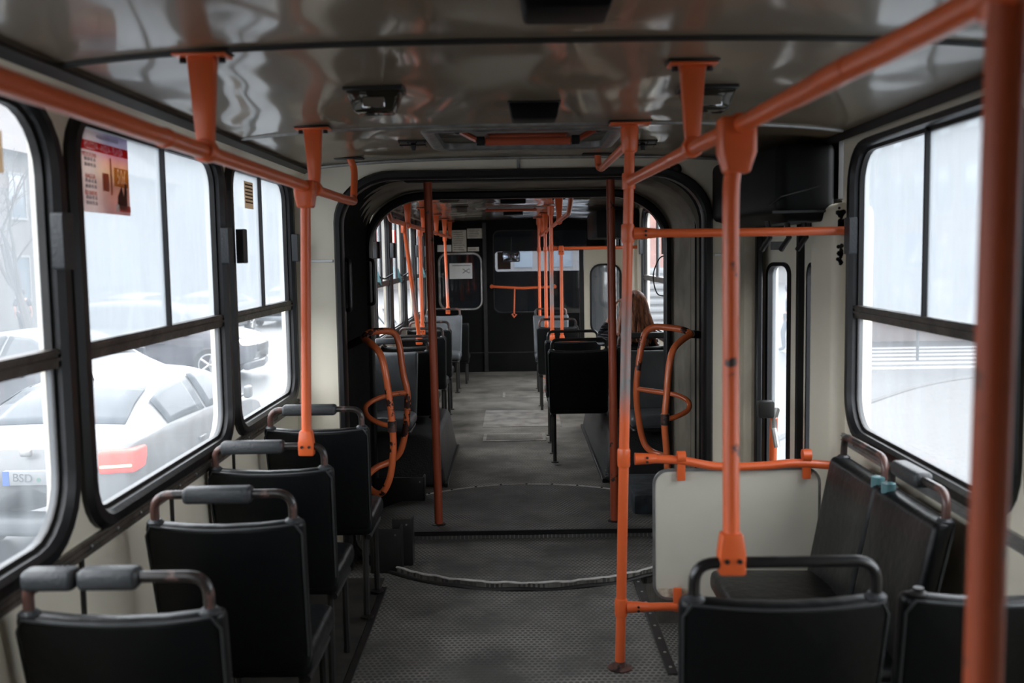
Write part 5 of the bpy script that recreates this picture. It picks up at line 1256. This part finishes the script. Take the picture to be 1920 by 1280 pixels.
# cars ---------------------------------------------------------------
def car(label, x, y, rz, col, kind='sedan', lit=False, glasscol=(.03, .035, .04), plate=None, detail=True):
    """x,y = middle of the car on the road; it heads along local +Y"""
    q = thing('car', label, 'car', (x, y, ZR), rz)
    Ln = 4.66 if kind == 'sedan' else 4.5; W = .905; suv = kind != 'sedan'
    H = 1.46 if not suv else 1.68
    # stations: y, half width, sill z, belt z, roof z, roof half width
    if not suv:
        st = [(-2.33, .70, .45, .80, .82, .62), (-2.26, .82, .30, 1.00, 1.03, .72), (-2.10, .87, .26, 1.05, 1.09, .74), (-1.92, .89, .24, 1.06, 1.12, .70), (-1.50, .90, .22, 1.05, 1.29, .64), (-1.0, .905, .20, 1.03, 1.42, .60),
              (-.3, .905, .19, 1.0, 1.46, .59), (.3, .905, .19, .98, 1.44, .60), (.75, .90, .19, .96, 1.30, .62), (1.15, .90, .2, .94, 1.06, .68), (1.45, .90, .2, .90, .95, .72), (1.9, .87, .22, .80, .84, .72), (2.15, .80, .25, .70, .74, .66), (2.32, .64, .34, .58, .60, .54)]
    else:
        st = [(-2.24, .74, .50, .95, .98, .64), (-2.18, .84, .34, 1.08, 1.12, .70), (-2.06, .88, .30, 1.12, 1.30, .68), (-1.80, .90, .28, 1.12, 1.58, .62), (-1.2, .905, .26, 1.10, 1.66, .62),
              (-.3, .905, .25, 1.07, 1.68, .62), (.3, .905, .25, 1.05, 1.64, .62), (.75, .90, .25, 1.04, 1.44, .64), (1.12, .90, .26, 1.03, 1.14, .70), (1.5, .90, .27, 1.0, 1.05, .74), (1.9, .88, .28, .92, .96, .74), (2.12, .82, .30, .82, .86, .70), (2.25, .66, .38, .68, .70, .58)]
    def cs(s):
        y_, w, z0, zb, zr, wr = s; zm = z0+(zb-z0)*.42; wt = w*.955
        cr = min(1.0, max(0, (zr-zb)/.3)); e = wr+(wt-wr)*.05
        half = [(w*.90, z0), (w*.985, z0+.06), (w, zm), (w*.995, zb-.13), (wt, zb-.02), (wt-.012, zb), (wt+(wr-wt)*.5, zb+(zr-zb)*.50), (wr+.02, zb+(zr-zb)*.90), (wr*.90, zb+(zr-zb)*.97+.0), (wr*.5, zr+.012*cr+.004), (0, zr+.02*cr+.008)]
        pts = [Vector((a, y_, c)) for a, c in half] + [Vector((-a, y_, c)) for a, c in half[-2::-1]]
        return pts
    CS = [cs(s) for s in st]; nu = len(CS[0])
    # refine along the length
    def S_(u, v):     # u over stations (float), v over section points (float)
        def at(i, v):
            i = max(0, min(len(CS)-1, i)); j = int(min(v, nu-1.0001)); f = v-j; return CS[i][j]*(1-f)+CS[i][j+1]*f
        i = int(min(u, len(CS)-1.0001)); t = u-i
        p0, p1, p2, p3 = at(i-1, v), at(i, v), at(i+1, v), at(i+2, v)
        return .5*((2*p1)+(p2-p0)*t+(2*p0-5*p1+4*p2-p3)*t*t*.5+(3*p1-p0-3*p2+p3)*t**3*.5) if False else p1*(1-t)+p2*t
    def nrm(u, v):
        a = S_(min(u+.05, len(CS)-1), v)-S_(max(u-.05, 0), v); c = S_(u, min(v+.05, nu-1))-S_(u, max(v-.05, 0)); n = c.cross(a)
        n.normalize(); mid = Vector((0, S_(u, v).y, .7)); return n if n.dot(S_(u, v)-mid) > 0 else -n
    paint = plain('car_paint_'+label[:8].replace(' ', '_'), col, .4, coat=.25)
    b = MB(); b.grid([[p for p in c] for c in CS]); 
    for c in (CS[0], CS[-1]): b.bm.faces.new([b.bm.verts.new(p) for p in c])
    b.bm.faces.new([b.bm.verts.new(v) for v in [CS[i][0] for i in range(len(CS))] + [CS[i][-1] for i in range(len(CS)-1, -1, -1)]])
    bmesh.ops.remove_doubles(b.bm, verts=b.bm.verts, dist=1e-4)
    body = b.build('body', paint, q)
    bd = body.modifiers.new('sub', 'SUBSURF'); bd.levels = 1; bd.render_levels = 1
    def patch(nm, u0, u1, v0, v1, mat, off=.008, n=6, parent=q, shrink=0):
        b = MB(); rows = []
        for i in range(n+1):
            r_ = []
            for j in range(n+1):
                u = u0+(u1-u0)*i/n; v = v0+(v1-v0)*j/n; r_.append(S_(u, v)+nrm(u, v)*off)
            rows.append(r_)
        b.grid(rows); o = b.build(nm, mat, parent); m_ = o.modifiers.new('thick', 'SOLIDIFY'); m_.thickness = .006; m_.offset = 0; return o
    gm = plain('car_glass_'+label[:8].replace(' ', '_'), glasscol, .25, spec=.15)
    iw = [i for i, s in enumerate(st) if s[4]-s[3] > .2]; a, c = iw[0], iw[-1]
    top = nu-1
    for sgn in (0, 1):
        V = (lambda v: v) if sgn == 0 else (lambda v: top-v)
        mid = (a+c)/2
        patch('side_window', a+.25, mid-.05, V(5.2), V(6.85), gm); patch('side_window', mid+.08, c-.1, V(5.2), V(6.85), gm)
    if suv: patch('rear_window', 2.0, 2.95, 8.0, top-8.0, gm)
    else: patch('rear_window', 3.15, 4.75, 7.9, top-7.9, gm)
    patch('windscreen', c+.05, c+1.0 if not suv else c+.85, 7.9, top-7.9, gm)
    # lights
    tm = emit('tail_light_'+label[:6].replace(' ', '_'), (.85, .05, .03), .75) if lit == 'tail' else plain('tail_light', (.35, .03, .03), .25)
    hm = emit('head_light_'+label[:6].replace(' ', '_'), (1, .92, .75), 1.5) if lit == 'head' else plain('head_light', (.6, .62, .65), .15)
    for sx in (-1, 1):
        zt = .91 if not suv else .95
        b = MB(); b.box((.58 if sx > 0 else -.865, -2.345 if not suv else -2.26, zt-.095), (.865 if sx > 0 else -.58, -2.05, zt+.095), .03, 3, cuts=1, fn=lambda v: (v.x, v.y+.25*max(0, abs(v.x)-.6), v.z)); o = b.build('tail_light', tm, q)
        b = MB(); b.box((.60 if sx > 0 else -.84, -2.36 if not suv else -2.27, zt-.045), (.84 if sx > 0 else -.60, -2.30, zt-.02), .008, 2, cuts=1, fn=lambda v: (v.x, v.y+.25*max(0, abs(v.x)-.6), v.z)); b.build('lamp_bar', emit('lamp_bar', (1, .35, .22), 2.2) if lit == 'tail' else tm, o)
        zh = .66 if not suv else .80
        b = MB(); b.box((sx*.50 if sx > 0 else -.83, 2.02, zh-.06), (.83 if sx > 0 else -.50, 2.27, zh+.07), .03, 3, cuts=1, fn=lambda v: (v.x, v.y-.35*max(0, abs(v.x)-.5), v.z)); b.build('head_light', hm, q)
        b = MB(); b.box((sx*.88-.03+sx*.07, .78, .98), (sx*.88+.03+sx*.09, .92, 1.12), .03, 3); b.tube([(sx*.86, .84, 1.0), (sx*.95, .85, 1.03)], .015, 8); b.build('wing_mirror', paint, q)
        for yh in (-.65, .35): b = MB(); b.box((sx*.905-.012, yh-.09, .80), (sx*.905+.018, yh+.09, .83), .008, 2); b.build('door_handle', paint, q)
    R = .32 if not suv else .36
    tyre = M_rub
    for sx in (-1, 1):
        for wy in (-1.38, 1.36):
            xo = sx*.90; pass
            b = MB(); prof = [(R*.62, -.10), (R*.92, -.10), (R, -.07), (R, .07), (R*.92, .10), (R*.62, .10)]
            b.lathe((xo-sx*.07, wy, R), prof, 28, 'x'); wq = b.build('wheel', tyre, q)
            b = MB(); b.lathe((xo-sx*.07, wy, R), [(R*.63, -.06*sx), (R*.66, .105*sx), (R*.58, .108*sx), (R*.55, .06*sx)], 24, 'x')
            for k in range(5):
                an = 2*PI*k/5; b.tube([(xo+sx*.03, wy, R), (xo+sx*.03, wy+math.cos(an)*R*.6, R+math.sin(an)*R*.6)], .03, 6)
            b.build('rim', M_alu, wq)
    # bumper line, plate, trim
    yb_ = -2.34 if not suv else -2.25
    b = MB(); b.box((-.80, yb_-.01, .30), (.80, -2.05, .46), .05, 3, cuts=1, fn=lambda v: (v.x, v.y+.12*(abs(v.x)/.8)**3, v.z)); b.build('rear_bumper', plain('bumper_dark', (.05, .055, .06), .6) , q)
    b = MB(); b.box((-.78, 2.12, .22), (.78, 2.34 if not suv else 2.27, .40), .05, 3, cuts=1, fn=lambda v: (v.x, v.y-.14*(abs(v.x)/.8)**3, v.z)); b.build('front_bumper', paint, q)
    b = MB(); b.box((-.42, 2.20 if not suv else 2.14, .48 if not suv else .58), (.42, 2.33 if not suv else 2.27, .60 if not suv else .74), .02, 2); b.build('grille', M_rub, q)
    if plate:
        pq_ = MB(); pq_.box((-.19, yb_-.02, .74), (.37, yb_+.05, .86), .006, 2); po = pq_.build('number_plate', plain('plate_white', (.17, .175, .18), .5), q)
        b = MB(); b.box((-.188, yb_-.023, .743), (-.135, yb_-.019, .857)); b.build('blue_band', plain('plate_blue', (.03, .08, .35), .5), po, smooth=False)
        text('plate_lettering', plate, .095, plain('plate_ink', (.07, .075, .08), .8), po, (-.025, yb_-.024, .80), (1, 0, 0), (.12, 0, 1), .001)
        b = MB(); b.lathe((.105, yb_-.020, .785), [(.018, 0), (.018, -.003)], 14, 'y'); b.build('green_sticker', plain('sticker_green', (.06, .13, .11), .6), po)
        b = MB(); b.box((-.05, yb_-.01, .97), (.05, yb_+.03, 1.04), .02, 3); b.build('boot_badge', M_alu, q)
        b = MB(); b.box((-.20, -1.56, 1.375), (.20, -1.50, 1.395), .006, 2); b.build('brake_light', emit('brake_strip', (1, .18, .12), 1.8), q)
        b = MB(); b.tube([(-.0, -.98, 1.43), (0, -1.04, 1.50), (0, -1.13, 1.505)], .012, 8); b.build('antenna', M_rub, q)
    return q
car('white saloon car close outside the left windows, red tail light lit', -3.99, 10.30, 0, (.105, .107, .11), lit='tail', glasscol=(.05, .06, .07), plate='BSD')
car('dark grey car in the next lane behind the white saloon', -7.4, 16.0, -2.12, (.06, .065, .075), lit='head')
car('dark off-road style car crossing beyond the white saloon, headlight on', -7.7, 21.4, -PI/2, (.035, .035, .045), 'suv', lit='head')
car('silver car far off, leftmost of three in the mist', -12.6, 33, 2.9, (.13, .135, .145))
car('white car far off, middle of three in the mist', -10.3, 33.5, 3.0, (.10, .102, .105))
car('pale blue-grey car far off, rightmost of three in the mist', -8.8, 39, 3.1, (.10, .115, .13))
car('white car alongside the front section left windows', -3.6, 22.5, 0, (.10, .102, .105))

# trees without leaves
def tree(label, x, y, h, sd):
    random.seed(sd); b = MB()
    def br_(p, d, L_, r, k):
        pts = [p]; dd = d.copy()
        for i in range(4):
            dd = (dd+Vector((random.uniform(-.16, .16), random.uniform(-.16, .16), .05))).normalized(); pts.append(pts[-1]+dd*L_/4)
        b.tube(pts, r, 6 if k > 1 else 4, rfn=lambda t: r*(1-.45*t), caps=False)
        if k == 0: return
        for i in range(3 if k > 1 else 4):
            q_ = pts[random.randint(2, 4)]; nd = (dd+Vector((random.uniform(-.9, .9), random.uniform(-.9, .9), random.uniform(-.1, .6)))).normalized()
            br_(q_, nd, L_*random.uniform(.55, .75), r*.5, k-1)
    br_(Vector((x, y, ZR)), Vector((0, 0, 1)), h*.42, .14, 4)
    tag(b.build('bare_tree', plain('bark', (.07, .06, .055), .9)), label, 'tree')
tree('bare street tree before the left building, nearest', -14.4, 29.5, 7.5, 4)
tree('bare street tree farther along the left side of the street', -13.5, 37, 7, 9)
tree('bare tree on the right side beyond the crossing', 13.5, 34, 8, 5)

# buildings
M_fac = plain('pale_facade', (.11, .10, .095), .85, var=.12, vscale=.6); M_roof = plain('tiled_roof', (.07, .055, .05), .8, bump=.6, bscale=18, var=.3, vscale=3)
M_win = plain('house_window', (.10, .12, .14), .12)
def building(label, x0, x1, y0, y1, h, roof, face, fac=None, wn=(1.3, 2.9), pitched=True):
    q = thing('building', label, 'building')
    b = MB(); b.box((x0, y0, ZR), (x1, y1, h)); b.build('walls', fac or M_fac, q, smooth=False)
    xm = (x0+x1)/2
    if pitched:
        b = MB(); b.plate([(x0-.5, h), (x1+.5, h), (xm, h+roof)], [], lambda a, c, t: (a, t, c), y0-.4, y1+.4); rf = b.build('roof', M_roof, q, smooth=False)
        sl = (x1+.5-xm); 
        for k, yy in enumerate((y0+6, y0+9.5, y0+13)):
            if yy > y1-2: break
            b = MB(); f0, f1 = .35, .62; 
            xf = x1+.5 if face > 0 else x0-.5; sg = -1 if face > 0 else 1
            P_ = lambda f, t: (xf+sg*sl*f+(-sg)*.05*t, h+roof*f+.05*t)
            p0, p1 = P_(f0, 1), P_(f1, 1); q0, q1 = P_(f0, 0), P_(f1, 0)
            vs = [b.bm.verts.new(v) for v in ((p0[0], yy, p0[1]), (p0[0], yy+1, p0[1]), (p1[0], yy+1, p1[1]), (p1[0], yy, p1[1]))]; b.bm.faces.new(vs)
            vs = [b.bm.verts.new(v) for v in ((q0[0], yy, q0[1]), (q0[0], yy+1, q0[1]), (q1[0], yy+1, q1[1]), (q1[0], yy, q1[1]))]; b.bm.faces.new(vs)
            b.build('skylight', plain('skylight', (.3, .32, .34), .1), rf, smooth=False)
    xf = x1 if face > 0 else x0; s = face
    y = y0+1.2
    while y < y1-1.5:
        z = ZR+1.2
        while z < h-1.6:
            b = MB(); b.ring(rr(y-.08, z-.08, y+1.18, z+1.58, .01, 1), rr(y, z, y+1.1, z+1.5, .01, 1), lambda a, c, t: (xf+s*t, a, c), 0, .06); fr = b.build('window', M_white, q, smooth=False)
            b = MB(); b.box((min(xf, xf+s*.02), y, z), (max(xf, xf+s*.02), y+1.1, z+1.5)); b.build('pane', M_win, fr, smooth=False)
            z += wn[1]
        y += 2.4
    return q
building('old pale building with a tiled roof and skylights, left of the street', -30, -17.5, 24, 52, 5.4, 4.2, 1)
building('grey building farther down the left side of the street', -28, -16.4, 56, 73, 7, 3, 1, plain('grey_facade', (.18, .185, .19), .85))
building('pinkish building beyond the crossing on the right', 17, 30, 26, 56, 9, 3, -1, plain('pink_facade', (.11, .088, .08), .85, var=.2, vscale=.4), pitched=False)
b = MB(); b.box((-16, 76, ZR), (22, 78, 6.5)); q = thing('building', 'long pale building closing the far end of the street', 'building'); b.build('walls', M_fac, q, smooth=False)
for i in range(12):
    for z in (.6, 3.4):
        b = MB(); b.box((-15+i*3.0, 75.93, z), (-13.6+i*3.0, 76.0, z+1.6)); b.build('window', M_win, q, smooth=False)
# low wall with graffiti strokes
q = thing('graffiti_wall', 'low pinkish wall with dark scribbles beyond the crosswalk', 'wall')
b = MB(); b.box((8.5, 27.2, ZR), (24, 27.5, 1.75)); b.build('wall_face', plain('rendered_wall', (.10, .085, .082), .85, var=.2, vscale=1.2), q, smooth=False)
random.seed(12)
for i in range(5):
    b = MB(); x_ = 10.2+i*1.5; pts = [Vector((x_+random.uniform(0, 1.3), 27.18, random.uniform(-.1, 1.3))) for _ in range(6)]
    b.tube(smooth_path(pts, 6), .035, 6); b.build('scribble', plain('spray_%d' % i, random.choice([(.10, .10, .13), (.45, .12, .12)]), .8), q)
# white slatted hoarding and red building seen through the front right window
q = thing('slatted_hoarding', 'white horizontally ribbed hoarding outside the front right window', 'fence')
b = MB(); b.box((3.0, 30.0, ZR), (6.4, 30.06, 1.15))
for i in range(9): b.box((3.0, 29.93, ZR+.05+i*.23), (6.4, 30.0, ZR+.20+i*.23), .02, 2)
b.build('panel', plain('white_ribbed_sheet', (.15, .153, .156), .6), q)
building('dark red brick house behind the white hoarding', 4.2, 7.5, 32, 38, 4.6, 1.5, -1, plain('red_brick', (.26, .11, .08), .85, var=.3, vscale=2), pitched=False)

# groups for repeated kinds
GR = dict(bus_seat='vinyl bus seats', floor_pole='orange floor-to-ceiling poles', stanchion='orange stanchions clamped to seats and bars', ceiling_handrail='orange ceiling handrails', cross_bar='orange cross bars',
          car='cars in the street', bare_tree='bare street trees', notice_sheet='sheets on the cab wall', ceiling_speaker='black boxes on the ceiling', ceiling_lamp='dark ceiling lamps', building='street buildings',
          floor_hatch='floor hatches in the front aisle', mirror_shape='blue mirror shapes outside the front left windows', travel_poster='travel posters on the windows', kick_plate='kick plates at the turntable',
          wheel_box='wheel boxes', gangway_guard='hooped guards at the opening', light_socket='empty light sockets', grab_handle='black grab handles', window_notice='small window notices', hatch_handle='roof hatch handles', blue_tape='blue tape wraps')
for o in list(C.objects):
    k = o.name.split('.')[0]
    if o.parent is None and k in GR and not o.get('kind'): o['group'] = GR[k]
